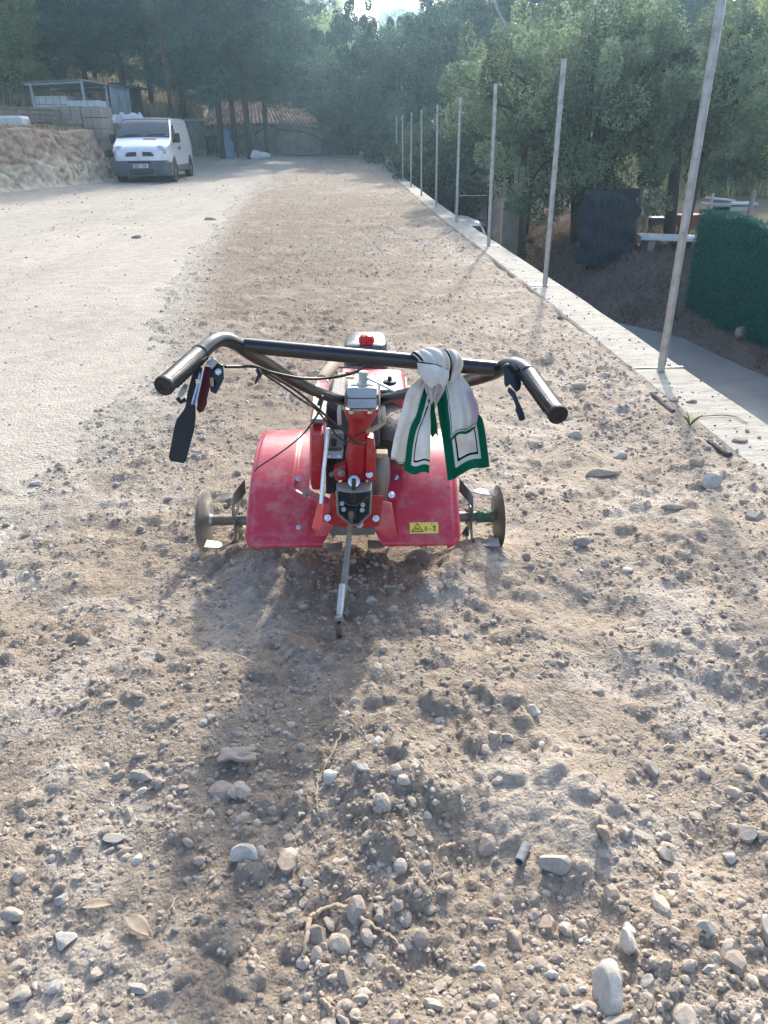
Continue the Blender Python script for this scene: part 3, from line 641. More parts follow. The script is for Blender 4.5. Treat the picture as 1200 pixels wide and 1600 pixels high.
def crust(u, v):
    a = (u-.5)*.11; b = (v-.5)*.055; e = 1-.35*float(vn(np.array([u*4.]), np.array([v*4.]), 8)[0]); return cen+Vector((a*e, b*e, .014*math.cos(a*14)+.022*float(fbm(np.array([u*3.]), np.array([v*3.]), 3)[0])))
m.grid(crust, 16, 10); o = m.build('earth_crust', M['clod'], solid=.008)
ca = o.data.color_attributes.new('col', 'FLOAT_COLOR', 'POINT')
for d in ca.data: d.color = (.37, .31, .255, 1)
tag(o, 'thin lifted flake of dried earth in the shade of the machine', 'earth flake')
# ------------------------------------------------------------------ tiller
T = root('rotary_tiller', (-.12, 2.62, 0), 'red and black walk behind rotary tiller standing in the tilled soil', 'tiller')
bx = lambda v: Vector(v)
# handlebar frame (two bent tubes) and crossbar
bendL = [P(545, 628, 2.115), P(522, 622, 2.04), P(492, 611, 1.90), P(455, 592, 1.76), P(420, 570, 1.62), P(388, 550, 1.50), P(366, 535, 1.455), P(346, 530, 1.425), P(329, 538, 1.395), P(312, 553, 1.365), P(296, 568, 1.335)]
bendR = [P(588, 626, 2.115), P(612, 620, 2.04), P(650, 612, 1.88), P(700, 602, 1.72), P(745, 591, 1.58), P(772, 582, 1.49), P(788, 573, 1.455), P(805, 570, 1.425), P(819, 577, 1.395), P(832, 593, 1.365)]
m = MB(); m.tube(bendL, .0142, 16, sm=5); m.tube(bendR, .0142, 16, sm=5)
m.tube([P(543, 628, 2.112), P(590, 626, 2.112)], .0142, 16); m.build('handlebar_frame', M['black'], T)
cbA, cbB = P(372, 539, 1.475), P(780, 577, 1.475)
m = MB(); m.tube([cbA, cbB], .0148, 20); m.build('crossbar', M['black'], T)
for a, b, nx in ((P(314, 551, 1.37), P(256, 603, 1.262), -1), (P(824, 583, 1.38), P(872, 648, 1.262), 1)):
    ax = (b-a); Ln = ax.length; m = MB()
    prof = [(.0142, 0), (.0170, .001), (.0172, .006), (.0160, .008)]
    prof += [(.0160, .012), (.0160, Ln-.010), (.0172, Ln-.008), (.0172, Ln), (.0160, Ln+.0015), (.004, Ln+.0018), (.0035, Ln+.0008), (.001, Ln+.0008)]
    m.lathe(a, ax, prof, 28)
    axn = ax.normalized(); dn_ = Vector((0, 0, -1)); dn_ = (dn_-axn*axn.dot(dn_)).normalized(); sd_ = axn.cross(dn_)*nx
    for k in range(9):                                             # finger ribs on the under side
        c = a+ax*(.14+.082*k); q_ = (dn_*.9-sd_*.5).normalized(); m.tube([c+(q_*math.cos(t)+axn.cross(q_)*math.sin(t))*.0150 for t in (-1.0, -.5, 0, .5, 1.0)], [.001, .003, .0036, .003, .001], 8)
    for t in (-.7, .9): q_ = (-dn_*math.cos(t)+sd_*math.sin(t)); m.tube([a+axn*.012+q_*.0157, b-axn*.012+q_*.0157], .0011, 6)
    g = m.build('grip', M['rubber'], T)
    m = MB(); m.lathe(b, ax, [(.0172, -.004), (.0174, 0), (.0165, .0028), (.006, .0032), (.0055, .002), (.001, .002)], 28); m.build('end_cap', M['dull'], g)
# left hand controls
m = MB(); off = P(300, 640, 1.335)-P(300, 640, 1.339)
pad = [(311, 571), (316, 574), (313, 604), (308, 625), (305.5, 636), (306, 650), (303.5, 672), (296, 700), (291, 719), (287, 724), (266, 720), (263.5, 714), (268, 690), (273, 664), (276, 655), (287, 641), (290, 634), (293, 612), (300, 586)]
m.prism([P(a, b, 1.345+.0002*(b-600)) for a, b in pad], P(300, 640, 1.352)-P(300, 640, 1.345)); m.build('clutch_paddle', M['dull'], T, bevel=.0012)
m = MB(); m.prism([P(a, b, 1.37) for a, b in ((320, 572), (332, 574), (327, 610), (324, 622), (323, 632), (318, 643), (311, 645), (307, 640), (309, 622), (312, 605))], P(316, 600, 1.385)-P(316, 600, 1.37)); m.build('reverse_lever', M['darkred'], T, bevel=.002)
m = MB(); m.tube([P(314, 574, 1.345), P(309, 600, 1.34), P(300, 632, 1.338)], .0020, 8); m.tube([P(317, 576, 1.345), P(312, 602, 1.34), P(305, 633, 1.338)], .0020, 8); m.box(P(310, 597, 1.34), (.008, .004, .012)); m.build('link_rod', M['zinc'], T)
m = MB(); m.prism([P(a, b, 1.36) for a, b in ((322, 566), (333, 559), (342, 565), (331, 577))], P(322, 566, 1.38)-P(322, 566, 1.36)); m.build('lever_clamp', M['alu'], T, bevel=.001)
m = MB(); m.prism([P(a, b, 1.375) for a, b in ((329, 572), (338, 566), (349, 570), (350, 592), (344, 604), (338, 616), (330, 613), (326, 598))], P(322, 566, 1.40)-P(322, 566, 1.375)); m.build('lever_housing', M['black'], T, bevel=.002)
m = MB(); m.lathe(P(341, 581, 1.372), P(341, 581, 1.36)-P(341, 581, 1.372), [(.0065, 0), (.0065, .004), (.004, .005), (.004, .009), (.001, .0095)], 6); m.build('bolt', M['zinc'], T)
m = MB(); m.box(P(331, 597, 1.365), (.006, .004, .016)); m.build('label_chip', M['beige'], T, bevel=.001)
m = MB(); m.prism([P(a, b, 1.33) for a, b in ((289, 598), (295, 602), (291, 612), (287, 618), (280, 622), (277, 616), (283, 606))], P(285, 610, 1.335)-P(285, 610, 1.33)); m.build('cable_stop', M['alu'], T, bevel=.001)
m = MB(); m.lathe(P(289, 605, 1.33), P(289, 605, 1.32)-P(289, 605, 1.33), [(.004, 0), (.004, .003), (.001, .0035)], 6); m.build('bolt', M['dirtysteel'], T)
m = MB(); m.tube([P(277, 622, 1.333), P(283, 628, 1.333), P(290, 624, 1.333)], .004, 8); m.build('spring_cap', M['dull'], T)
# right hand throttle lever
m = MB(); m.prism([P(a, b, 1.40) for a, b in ((782, 573), (793, 567), (798, 570), (806, 575), (812, 583), (815, 600), (813, 609), (806, 613), (797, 600), (791, 606), (788, 600), (787, 584))], P(790, 590, 1.425)-P(790, 590, 1.40)); m.build('throttle_housing', M['black'], T, bevel=.002)
m = MB(); m.prism([P(a, b, 1.385) for a, b in ((794, 604), (805, 612), (811, 628), (814, 634), (819, 646), (821, 655), (816, 658), (811, 657), (808, 648), (805, 641), (806, 635), (801, 622), (793, 612))], P(800, 630, 1.393)-P(800, 630, 1.385)); m.build('throttle_lever', M['black'], T, bevel=.0015)
m = MB(); m.tube([P(831, 580, 1.40), P(843, 586, 1.40)], [.006, .0045], 8); m.tube([P(797, 569, 1.39), P(808, 579, 1.385)], .003, 8); m.build('clamp_screw', M['dull'], T)
# clamp block on top of the steering column
def pb(x0, x1, y0, y1, d, th, name, mat, bevel=.003, dt=0):
    """block whose face towards the operator spans the given measured outline"""
    q = [P(x0, y1, d), P(x1, y1, d), P(x1, y0, d+dt), P(x0, y0, d+dt)]; back = Vector((0, math.cos(.45), -math.sin(.0)))*th
    m = MB(); m.prism(q, back); return m.build(name, mat, T, bevel=bevel)
pb(541, 590, 624, 638, 2.06, .07, 'lower_clamp', M['alu'], dt=.004); pb(542, 589, 606, 622.5, 2.065, .07, 'upper_clamp', M['alu'], dt=.006)
pb(546, 588, 638.5, 642, 2.07, .05, 'clamp_foot', M['alu']); pb(548, 584, 601, 605.5, 2.085, .045, 'clamp_saddle', M['alu'])
for a in (549, 578): 
    m = MB(); m.lathe(P(a, 641, 2.065), Vector((0, 0, -1)), [(.007, 0), (.007, .009), (.003, .010), (.001, .010)], 6); m.build('bolt', M['zinc'], T)
for a in (554, 575):
    m = MB(); m.lathe(P(a, 603, 2.075), Vector((0, 0, 1)), [(.006, 0), (.006, .006), (.002, .008)], 6); m.build('bolt', M['zinc'], T)
m = MB(); m.lathe(P(568, 598, 2.10), Vector((0, 0, 1)), [(.022, -.004), (.020, .002), (.0125, .006), (.012, .024), (.013, .026), (.013, .030), (.010, .033), (.001, .033)], 24); m.build('locking_hub', M['alu'], T)
m = MB(); m.tube([P(572, 590, 2.09), P(592, 599, 2.05), P(622, 614, 2.0)], [.006, .005, .0055], 12, flat=.7); m.build('locking_handle', M['zinc'], T)
for a, nm in ((540, 1), (593, 1)):
    m = MB(); m.prism([P(a-1.6, 600, 2.10), P(a+1.6, 600, 2.10), P(a+1.6, 636, 2.04), P(a-1.6, 636, 2.04)], (0, .05, 0)); m.build('clamp_plate', M['dull'], T)
m = MB(); m.tube([P(531, 662, 2.12), P(530, 645, 2.09), P(532, 632, 2.08), P(536, 629, 2.09), P(537, 640, 2.10)], .0060, 10, sm=4); m.tube([P(600, 661, 2.12), P(600, 647, 2.09), P(598, 636, 2.08), P(594, 635, 2.09), P(594, 647, 2.10), P(594, 660, 2.12)], .0060, 10, sm=4); m.build('cable_bracket', M['alu'], T)
m = MB(); m.tube([P(598, 661, 2.10), P(588, 668, 2.10), P(573, 675, 2.11)], [.0065, .0072, .0055], 10, sm=3); m.build('cable_sleeve', M['beige'], T)
# steering column, red casting
def ringl(cx, y, hw, d, th, n=20, e=3.2):
    o = []
    for k in range(n):
        q = 2*math.pi*k/n; c, s_ = math.cos(q), math.sin(q); sx = abs(c)**(2/e)*(1 if c > 0 else -1); sy = abs(s_)**(2/e)*(1 if s_ > 0 else -1)
        o.append(P(cx, y, d)+_vr*sx*hw*d/FPX+Vector((0, 1, .15))*(th*(sy*.5+.5)))
    return o
_vr = Vector(_r)
def loft(rings, name, mat, parent=T, **k):
    n = len(rings[0]); m = MB(); V = [v for r_ in rings for v in r_]
    m.add(V, [(i*n+j, i*n+(j+1) % n, (i+1)*n+(j+1) % n, (i+1)*n+j) for i in range(len(rings)-1) for j in range(n)]+[tuple(range(n-1, -1, -1)), tuple((len(rings)-1)*n+j for j in range(n))]); return m.build(name, mat, parent, **k)
loft([ringl(565, 642, 27, 2.11, .06), ringl(565, 648, 28, 2.115, .06), ringl(564, 656, 24, 2.13, .06), ringl(562, 668, 18, 2.16, .07), ringl(561, 680, 17, 2.19, .08), ringl(560, 700, 18.5, 2.24, .09), ringl(559, 722, 20, 2.29, .10), ringl(558, 742, 21, 2.335, .10), ringl(557, 750, 18, 2.35, .10), ringl(557, 752, 12, 2.355, .09)], 'steering_column', M['red'])
m = MB(); m.prism([P(a, b, c) for a, b, c in ((573, 683, 2.19), (584, 686, 2.20), (586, 700, 2.24), (587, 742, 2.325), (585, 751, 2.34), (571, 751, 2.34))], (0, .05, 0)); m.build('side_plate', M['red'], T, bevel=.002)
m = MB(); m.prism([P(a, b, c) for a, b, c in ((520, 735, 2.33), (540, 728, 2.31), (541, 750, 2.35), (524, 752, 2.355))], (0, .05, 0)); m.build('lug', M['red'], T, bevel=.003)
def bolt(x, y, d, r=.009, dirn=(0, -1, .45), mat='zinc', name='bolt', parent=T):
    p = P(x, y, d); m = MB(); m.lathe(p, dirn, [(r*1.35, -.003), (r*1.35, .002), (r*1.3, .0025)], 20); m.lathe(p, dirn, [(r*.82, .001), (r*.82, .007), (r*.6, .009), (r*.1, .009)], 6); return m.build(name, M[mat], parent)
bolt(533, 739, 2.315, .008, mat='dirtysteel'); bolt(577, 741, 2.315, .008); bolt(518, 741, 2.36, .006, mat='dirtysteel')
# belt cover
rr = []
for y_, d_, hw in ((656, 2.36, 6), (660, 2.34, 10.5), (668, 2.31, 12), (680, 2.29, 12.5), (700, 2.30, 13), (725, 2.33, 13), (745, 2.37, 12.5), (758, 2.40, 11.5), (765, 2.43, 9)):
    rr.append(ringl(494.5-(y_-690)*.002, y_, hw, d_, .34 if y_ < 750 else .26, 24, 5))
loft(rr, 'belt_cover', M['red'])
pb(485, 507, 655, 662, 2.30, .28, 'belt_cover_rim', M['tape'], bevel=.004); pb(494, 505, 646, 657, 2.34, .03, 'cable_anchor', M['tape'], bevel=.004)
m = MB(); m.tube([P(508, 658, 2.31), P(508, 690, 2.29), P(507, 730, 2.33), P(505, 758, 2.39)], .0035, 8, sm=4); m.build('cover_edge', M['galv'], T)
# engine, behind the column
e0 = P(533, 600, 2.80)
m = MB(); m.box((-.045, 2.86, .43), (.30, .34, .30)); m.build('engine_block', M['engine'], T, bevel=.012)
pb(512, 594, 620, 700, 2.42, .24, 'crankcase', M['engine'], bevel=.012); pb(508, 527, 640, 662, 2.42, .06, 'bracket', M['dull'], bevel=.004)
for k in range(7):
    m = MB(); m.box((-.13, 2.78, .36+k*.022), (.20, .22, .006)); m.build('cooling_fin', M['engine'], T)
# shroud with grey panels on top
def slab(q, th, name, mat, bevel=.004, parent=T):
    m = MB(); m.prism([P(*v) for v in q], (0, 0, -th)); return m.build(name, mat, parent, bevel=bevel)
slab([(531, 571, 2.92), (632, 577, 2.92), (635, 614, 2.66), (528, 612, 2.66)], .11, 'engine_shroud', M['fender'], bevel=.018)
slab([(586, 586, 2.80), (627, 590, 2.80), (631, 613, 2.655), (586, 613, 2.655)], .01, 'air_cleaner_base', M['tape'], bevel=.003).location.z += .008
m = MB(); c = P(609, 601, 2.72)+Vector((0, 0, .008)); m.lathe(c, (0, 0, 1), [(.024, 0), (.024, .006), (.015, .009), (.008, .010), (.007, .022), (.002, .024)], 20); m.build('air_cleaner_knob', M['dull'], T)
for k, (a, b) in enumerate(((531, 585), (543, 596), (556, 587), (515, 600))):
    slab([(a-4, b-4, 2.72), (a+9, b-4, 2.72), (a+10, b+7, 2.66), (a-5, b+7, 2.66)], .03, 'muffler_guard', M['galv'] if k % 2 else M['engine'], bevel=.002)
for k, xx in enumerate((536, 556)):
    m = MB(); m.tube([P(xx, 572, 2.88), P(xx, 596, 2.62)], .0022, 8); m.build('guard_wire', M['zinc'], T)
for k in range(3):
    m = MB(); m.tube([P(524, 574+k*8, 2.80-k*.05), P(568, 575+k*8, 2.80-k*.05)], .003, 8); m.build('guard_bar', M['dull'], T)
m = MB(); m.lathe(P(503, 594, 2.62), P(525, 565, 2.78)-P(503, 594, 2.62), [(.020, 0), (.022, .01), (.022, .16), (.020, .17)], 24); m.build('air_duct', M['beige'], T)
# fuel tank and cap
tk = [ringl(574, 555, 34, 2.93, .0, 4) and None]
def tankring(z, s_, dy):
    o = []
    for k in range(36):
        q = 2*math.pi*k/36; c, s1 = math.cos(q), math.sin(q); e = 5; sx = abs(c)**(2/e)*(1 if c > 0 else -1); sy = abs(s1)**(2/e)*(1 if s1 > 0 else -1)
        o.append(Vector((-.065+sx*(.088-.008*(sy > 0)*sy)*s_, 3.055+dy+sy*.125*s_, z)))
    return o
loft([tankring(.56, .9, 0), tankring(.57, 1.02, 0), tankring(.655, 1.02, 0), tankring(.66, 1.05, 0), tankring(.665, 1.02, 0), tankring(.715, .97, 0), tankring(.728, .93, 0), tankring(.734, .84, 0), tankring(.736, .3, 0)], 'fuel_tank', M['tank'])
ft = [o for o in T.children if o.name.startswith('fuel_tank')][0]
cc = P(573, 545, 2.97); cc.z = .736
m = MB()
prof = [(.026, 0), (.027, .006), (.027, .024), (.024, .032), (.016, .036), (.001, .036)]
m.lathe(cc, (0, 0, 1), prof, 24)
for k in range(10):
    q = 2*math.pi*k/10; m.box(cc+Vector((math.cos(q)*.027, math.sin(q)*.027, .014)), (.006, .006, .022), Matrix.Rotation(q, 3, 'Z'))
m.box(cc+Vector((0, 0, .034)), (.006, .05, .008)); m.build('cap', M['redplastic'], ft)
# gearbox/shift gate panel
pb(513, 537, 677, 697, 2.36, .04, 'shift_gate', M['tape'], bevel=.002); pb(517, 532, 686, 698, 2.352, .01, 'shift_slot', M['dull'], bevel=.001); pb(511, 536, 704, 717, 2.37, .05, 'shift_foot', M['alu'], bevel=.002)
for a in (515, 530): bolt(a, 713, 2.365, .004)
pb(509, 527, 716, 772, 2.46, .12, 'engine_shade', M['dull'], bevel=.005)  # dark block standing in for the shadow below the engine
pb(526, 536, 686, 698, 2.345, .008, 'shift_stub', M['tape'], bevel=.001)
# gear lever with its handle
gl = [P(513, 669, 2.02), P(511, 690, 2.03), P(506, 735, 2.04), P(501.5, 788, 2.05)]
m = MB(); m.tube(gl, .0058, 14, sm=4); glo = m.build('gear_lever', M['zinc'], T)
m = MB(); a = P(501.5, 787, 2.05); b = P(494, 825, 2.055); m.lathe(a, b-a, [(.0072, 0), (.0080, .004), (.0115, (b-a).length-.006), (.0115, (b-a).length), (.009, (b-a).length+.003), (.001, (b-a).length+.003)], 20); m.build('lever_handle', M['orange'], glo)
# brown gear case cylinder right of the column
m = MB(); m.tube([P(592, 716, 2.55), P(592, 745, 2.55), P(588, 790, 2.62)], [.036, .038, .030], 24, sm=3); m.build('transmission_case', M['dirtysteel'], T)
pb(587, 606, 709, 716, 2.45, .05, 'case_lid', M['beige'], bevel=.004)
m = MB(); m.tube([P(604, 640, 2.75), P(612, 668, 2.62), P(605, 700, 2.55)], [.05, .055, .04], 16, sm=3); m.build('exhaust', M['engine'], T)
pb(592, 650, 618, 712, 2.74, .16, 'cylinder_cover', M['dull'], bevel=.015)
pb(585, 618, 680, 716, 2.55, .10, 'lower_engine', M['engine'], bevel=.01)
# fenders: sheets curved over the tines
FP = [(2.98, .30), (2.93, .37), (2.84, .410), (2.72, .422), (2.60, .405), (2.48, .360), (2.38, .300), (2.315, .250), (2.27, .212)]
_fs = spline([Vector((0, a, b)) for a, b in FP], 6)
def fprof(v): q = v*(len(_fs)-1); i = min(int(q), len(_fs)-2); return _fs[i].lerp(_fs[i+1], q-i)
def fender_pt(side, u, v, lift=0):
    # side -1: left (outer -.475), inner -.185; side 1: right, outer .258, inner -.035
    xo, xi = (-.478, -.180) if side < 0 else (.262, -.040)
    p = fprof(v); n = (fprof(min(v+.02, 1))-fprof(max(v-.02, 0))); n = Vector((0, -n.z, n.y)).normalized()
    if n.z < 0: n = -n
    # rounded outer corner, cut inner corner at the rear edge
    ex = 0; ein = 0
    if v > .90: q = (v-.90)/.10; ex = .045*(1-math.sqrt(max(0, 1-q*q)))
    if v > .86: ein = .034*(v-.86)/.14
    if v < .72: ein += .085*sst(.72, .66, v) if side < 0 else .03*sst(.72, .66, v)
    X = (xo+(-side)*ex)*(1-u)+(xi+side*ein)*u
    # embossed field
    emb = sst(.06, .10, u)*sst(.80, .72, u)*sst(.93, .89, v)*sst(.15, .2, v)
    em2 = sst(.0, .02, .985-v)
    lip = .012*(1-sst(0, .02, u)) ; drop = .010*sst(.985, 1.0, v)
    tw = (X-(xo+xi)/2)*0.0
    return Vector((X, p.y, p.z))+n*(.007*emb+lift)+Vector((0, 0, -lip-drop+tw))
FN = {}
for side in (-1, 1):
    m = MB(); m.grid(lambda a, b: fender_pt(side, a, b), 60, 90); f = m.build('fender', M['fender'], T, solid=.0028, ang=60); FN[side] = f
    m = MB()
    for (u_, v_) in ((.90, .86), (.80, .62)): 
        p = fender_pt(side, u_, v_, .002); m.lathe(p, (0, -.75, .65), [(.011, 0), (.011, .003), (.007, .0035), (.007, .009), (.001, .010)], 18)
    if side < 0: p = fender_pt(side, .62, .87, .001); m.lathe(p, (0, -.75, .65), [(.009, 0), (.009, .003), (.004, .004), (.001, .004)], 18)
    m.build('bolt', M['zinc'], f)
# yellow warning label on the right fender
def lab(u, v, lift=.0035):
    q = .850+.068*v; a = fender_pt(1, 0, q).x; b = fender_pt(1, 1, q).x; X = .088+.098*u; return fender_pt(1, (X-a)/(b-a), q, lift)
m = MB(); m.grid(lambda a, b: lab(a, b, .0022), 12, 6, mi=0)
def mark(pts, lift=.0042):
    p0, p1, p2, p3 = pts
    for k in range(5):
        f = lambda A_, B_, t: (A_[0]+(B_[0]-A_[0])*t, A_[1]+(B_[1]-A_[1])*t)
        m.add([lab(*f(p0, p3, k/5), lift), lab(*f(p0, p3, (k+1)/5), lift), lab(*f(p1, p2, (k+1)/5), lift), lab(*f(p1, p2, k/5), lift)], [(0, 1, 2, 3)], 1)
def strip(a, b, w):
    d = Vector((b[0]-a[0], (b[1]-a[1])*.32)); nn = Vector((-d.y, d.x)).normalized()*w
    mark([(a[0]-nn.x, a[1]-nn.y/.32), (b[0]-nn.x, b[1]-nn.y/.32), (b[0]+nn.x, b[1]+nn.y/.32), (a[0]+nn.x, a[1]+nn.y/.32)])
strip((.06, .85), (.27, .12), .011); strip((.27, .12), (.46, .85), .011); strip((.05, .85), (.47, .85), .011)
strip((.17, .70), (.25, .55), .012); strip((.25, .55), (.30, .72), .012); strip((.30, .62), (.37, .72), .010)
for k in range(3): strip((.52, .48+k*.14), (.60, .48+k*.14), .011)
strip((.64, .66), (.75, .66), .005); strip((.75, .66), (.72, .60), .004); strip((.74, .18), (.79, .18), .010)
for a, b in (((.86, .25), (.86, .8)), ((.81, .45), (.91, .45)), ((.82, .85), (.86, .65)), ((.90, .85), (.86, .65)), ((.81, .30), (.84, .55)), ((.91, .30), (.89, .55))): strip(a, b, .008)
m.build('warning_label', [M['yellow'], M['ink']], FN[1], smooth=False)
# red bridge between the fenders and grey plate
q = [P(516, 770, 2.42), P(600, 775, 2.42), P(592, 822, 2.47), P(574, 826, 2.48), P(534, 824, 2.48), P(513, 818, 2.47)]
m = MB(); m.prism(q, (0, .012, -.004)); m.build('bridge_plate', M['red'], T, bevel=.002)
m = MB(); m.prism([P(505, 819, 2.50), P(594, 820, 2.50), P(584, 836, 2.52), P(517, 837, 2.52)], (0, .02, 0)); m.build('axle_guard', M['tape'], T, bevel=.002)
m = MB(); m.lathe(P(562, 819, 2.46), (0, -1, .4), [(.012, 0), (.012, .003), (.009, .003), (.009, -.001)], 20); m.build('drain_ring', M['alu'], T)
# side lobes of the fender mountings
for s_, q in ((-1, [(497, 790), (512, 786), (520, 795), (521, 826), (508, 838), (492, 838)]), (1, [(586, 795), (598, 786), (612, 790), (620, 838), (606, 842), (584, 826)])):
    m = MB(); m.prism([P(a, b, 2.455+.0006*(b-790)) for a, b in q], (0, .010, .006)); m.build('mounting_tab', M['fender'], T, bevel=.002)
bolt(512, 809, 2.452, .008); bolt(587.5, 810, 2.452, .008); bolt(612, 773, 2.43, .008); bolt(477, 773, 2.43, .008, mat='dirtysteel')
# hitch bracket
hp = [(526, 766), (580, 765), (578, 803), (560, 820), (548, 820), (528, 803)]
m = MB(); m.prism([P(a, b, 2.40) for a, b in hp], (0, .012, .0)); m.build('hitch_plate', M['dull'], T, bevel=.002)
for a, b in ((hp[0], hp[5]), (hp[5], hp[4]), (hp[4], hp[3]), (hp[3], hp[2]), (hp[2], hp[1])):
    pass
m = MB(); m.tube([P(a, b, 2.375) for a, b in (hp[0], hp[5], hp[4], hp[3], hp[2], hp[1])], .0042, 8, flat=1.8); m.build('hitch_rim', M['dirtysteel'], T)
m = MB(); m.prism([P(525, 758, 2.33), P(581, 757, 2.33), P(580, 767, 2.31), P(563, 770, 2.30), P(543, 770, 2.30), P(526, 767, 2.31)], (0, .03, -.004)); m.build('hitch_flange', M['alu'], T, bevel=.002)
m = MB(); m.lathe(P(553, 752, 2.315), P(553, 752, 2.27)-P(553, 752, 2.315), [(.017, 0), (.018, .006), (.012, .007), (.012, .002)], 24); m.build('pin_ring', M['zinc'], T)
m = MB(); m.tube([P(553, 749, 2.30), P(552, 770, 2.32), P(551, 783, 2.35)], .0072, 10); m.build('hitch_pin', M['black'], T)
m = MB(); m.tube([P(536, 780, 2.35), P(545, 788, 2.33), P(558, 788, 2.33), P(576, 774, 2.35)], .0035, 8, sm=3); m.build('retaining_clip', M['black'], T)
for a, b in ((534, 787), (567, 789), (537, 796), (566, 797)): bolt(a, b, 2.385, .0055, mat='alu')
pb(543, 557, 795, 812, 2.375, .03, 'bar_socket', M['dull'], bevel=.002)
# drag bar going into the soil
g0 = onsoil(529, 985, -.05); top = P(549, 800, 2.36)
mid = P(545, 850, 2.42); low = P(535, 935, 2.36)
m = MB(); m.tube([top, P(546, 835, 2.42), P(541, 880, 2.39), low], [.0085, .009, .0105, .0125], 4, flat=.75); db = m.build('drag_bar', M['dirtysteel'], T, bevel=.001)
m = MB(); m.lathe(P(535, 914, 2.34), P(530, 965, 2.27)-P(535, 914, 2.34), [(.0095, 0), (.0105, .001), (.0105, .085), (.009, .10), (.009, .12)], 18); m.build('depth_pin', M['alu'], db)
m = MB(); m.tube([P(533, 945, 2.33), P(528, 972, 2.24), g0+Vector((0, 0, .02))], [.010, .011, .009], 10); m.tube([P(524, 968, 2.215), P(534, 964, 2.23)], .009, 10); m.build('bar_foot', M['dirtysteel'], db)
# tines: axle, hub tubes, flanges with curved blades, side discs
AX = Vector((0, 2.62, .135))
def flange(x, side, seed, name='blade_set', n=4, a0=.4, reach=.092):
    m = MB(); c = Vector((x, AX.y, AX.z)); m.lathe(c, (1, 0, 0), [(.05, -.003), (.05, .003)], 24)
    for k in range(n):
        a = a0+k*2*math.pi/n; d = Vector((0, math.cos(a), math.sin(a))); t = Vector((0, -math.sin(a), math.cos(a)))
        bend = (side if k % 2 == 0 else -side*.55)
        pts = []
        for i in range(15):
            s_ = i/14; rad = .03+.086*min(1, s_/.62) + (.012*math.sin((s_-.62)/.38*1.5) if s_ > .62 else 0)
            tx = 0 if s_ < .5 else bend*reach*((s_-.5)/.5)**1.15; sw = -.085*s_**1.8
            pts.append((c+d*rad+t*sw+Vector((tx, 0, 0)), .019+.008*s_, s_))
        V = []; F = []
        for i, (p, wd, s_) in enumerate(pts):
            q = min(1, max(0, (s_-.45)/.35)); wv = (t*(1-q)+(t*.62-d*.7)*q).normalized(); th = (Vector((1, 0, 0))*(1-q)+d*q)*.0022
            V += [p-wv*wd-th, p+wv*wd-th, p+wv*wd+th, p-wv*wd+th]
        for i in range(14): 
            for j in range(4): F.append((i*4+j, i*4+(j+1) % 4, (i+1)*4+(j+1) % 4, (i+1)*4+j))
        F += [(3, 2, 1, 0), (56, 57, 58, 59)]; m.add(V, F)
    return m.build(name, M['blade'] if x > .3 else M['dirtysteel'], T)
for x0, x1 in ((-.67, -.20), (-.02, .435)):
    m = MB(); m.tube([Vector((x0, AX.y, AX.z)), Vector((x1, AX.y, AX.z))], .0205, 20); m.build('tine_shaft', M['dirtysteel'], T)
m = MB(); m.tube([Vector((-.20, AX.y, AX.z)), Vector((-.02, AX.y, AX.z))], .045, 20); m.box((-.11, 2.62, .22), (.09, .14, .2)); m.build('chain_case', M['red'], T)
flange(-.572, -1, 1, a0=.72); flange(-.40, -1, 2, a0=.45); flange(-.25, 1, 3, a0=.9); flange(.335, 1, 4, a0=.8); flange(.16, 1, 5, a0=.5); flange(.03, -1, 6, a0=.8)
for x, s_ in ((-.685, -1), (.432, 1)):
    m = MB(); m.lathe(Vector((x, AX.y, AX.z)), (s_, .07, 0), [(.022, -.022), (.024, -.012), (.035, -.003), (.095, .002), (.120, .010), (.122, .012), (.120, .013), (.095, .005), (.035, .001), (.002, .001)], 48); m.build('side_disc', M['dirtysteel'] if s_ > 0 else M['galv'], T)
# flange bolts
for x in (-.562, .325):
    for k in range(4):
        a = k*1.57+.3; m = MB(); m.lathe(Vector((x, AX.y+.033*math.cos(a), AX.z+.033*math.sin(a))), (1 if x < 0 else -1, 0, 0), [(.007, 0), (.007, .007), (.003, .008)], 6); m.build('bolt', M['dirtysteel'], T)
# green twine wound round the right hub
m = MB(); pts = []
for k in range(150):
    a = k*.9; pts.append(Vector((.355+.075*(k/150)+.006*math.sin(k*1.7), AX.y+.0235*math.cos(a), AX.z+.0235*math.sin(a))))
m.tube(pts, .0016, 5); 
rt_ = random.Random(4)
for k in range(26):
    x0 = .35+.08*rt_.random(); a = rt_.uniform(.3, 2.8); p = Vector((x0, AX.y+.024*math.cos(a+1.2), AX.z+.024*math.sin(a))); m.tube([p, p+Vector((rt_.uniform(-.02, .02), rt_.uniform(-.03, .01), rt_.uniform(.0, .03))), p+Vector((rt_.uniform(-.03, .03), rt_.uniform(-.04, 0), rt_.uniform(-.02, .02)))], .0009, 4, sm=3)
tw = mottled('green_twine', L(.16, .36, .24), L(.36, .55, .42), 60, .8)
tag(m.build('tangled_twine', tw), 'green twine tangled round the right hand tine hub', 'twine')
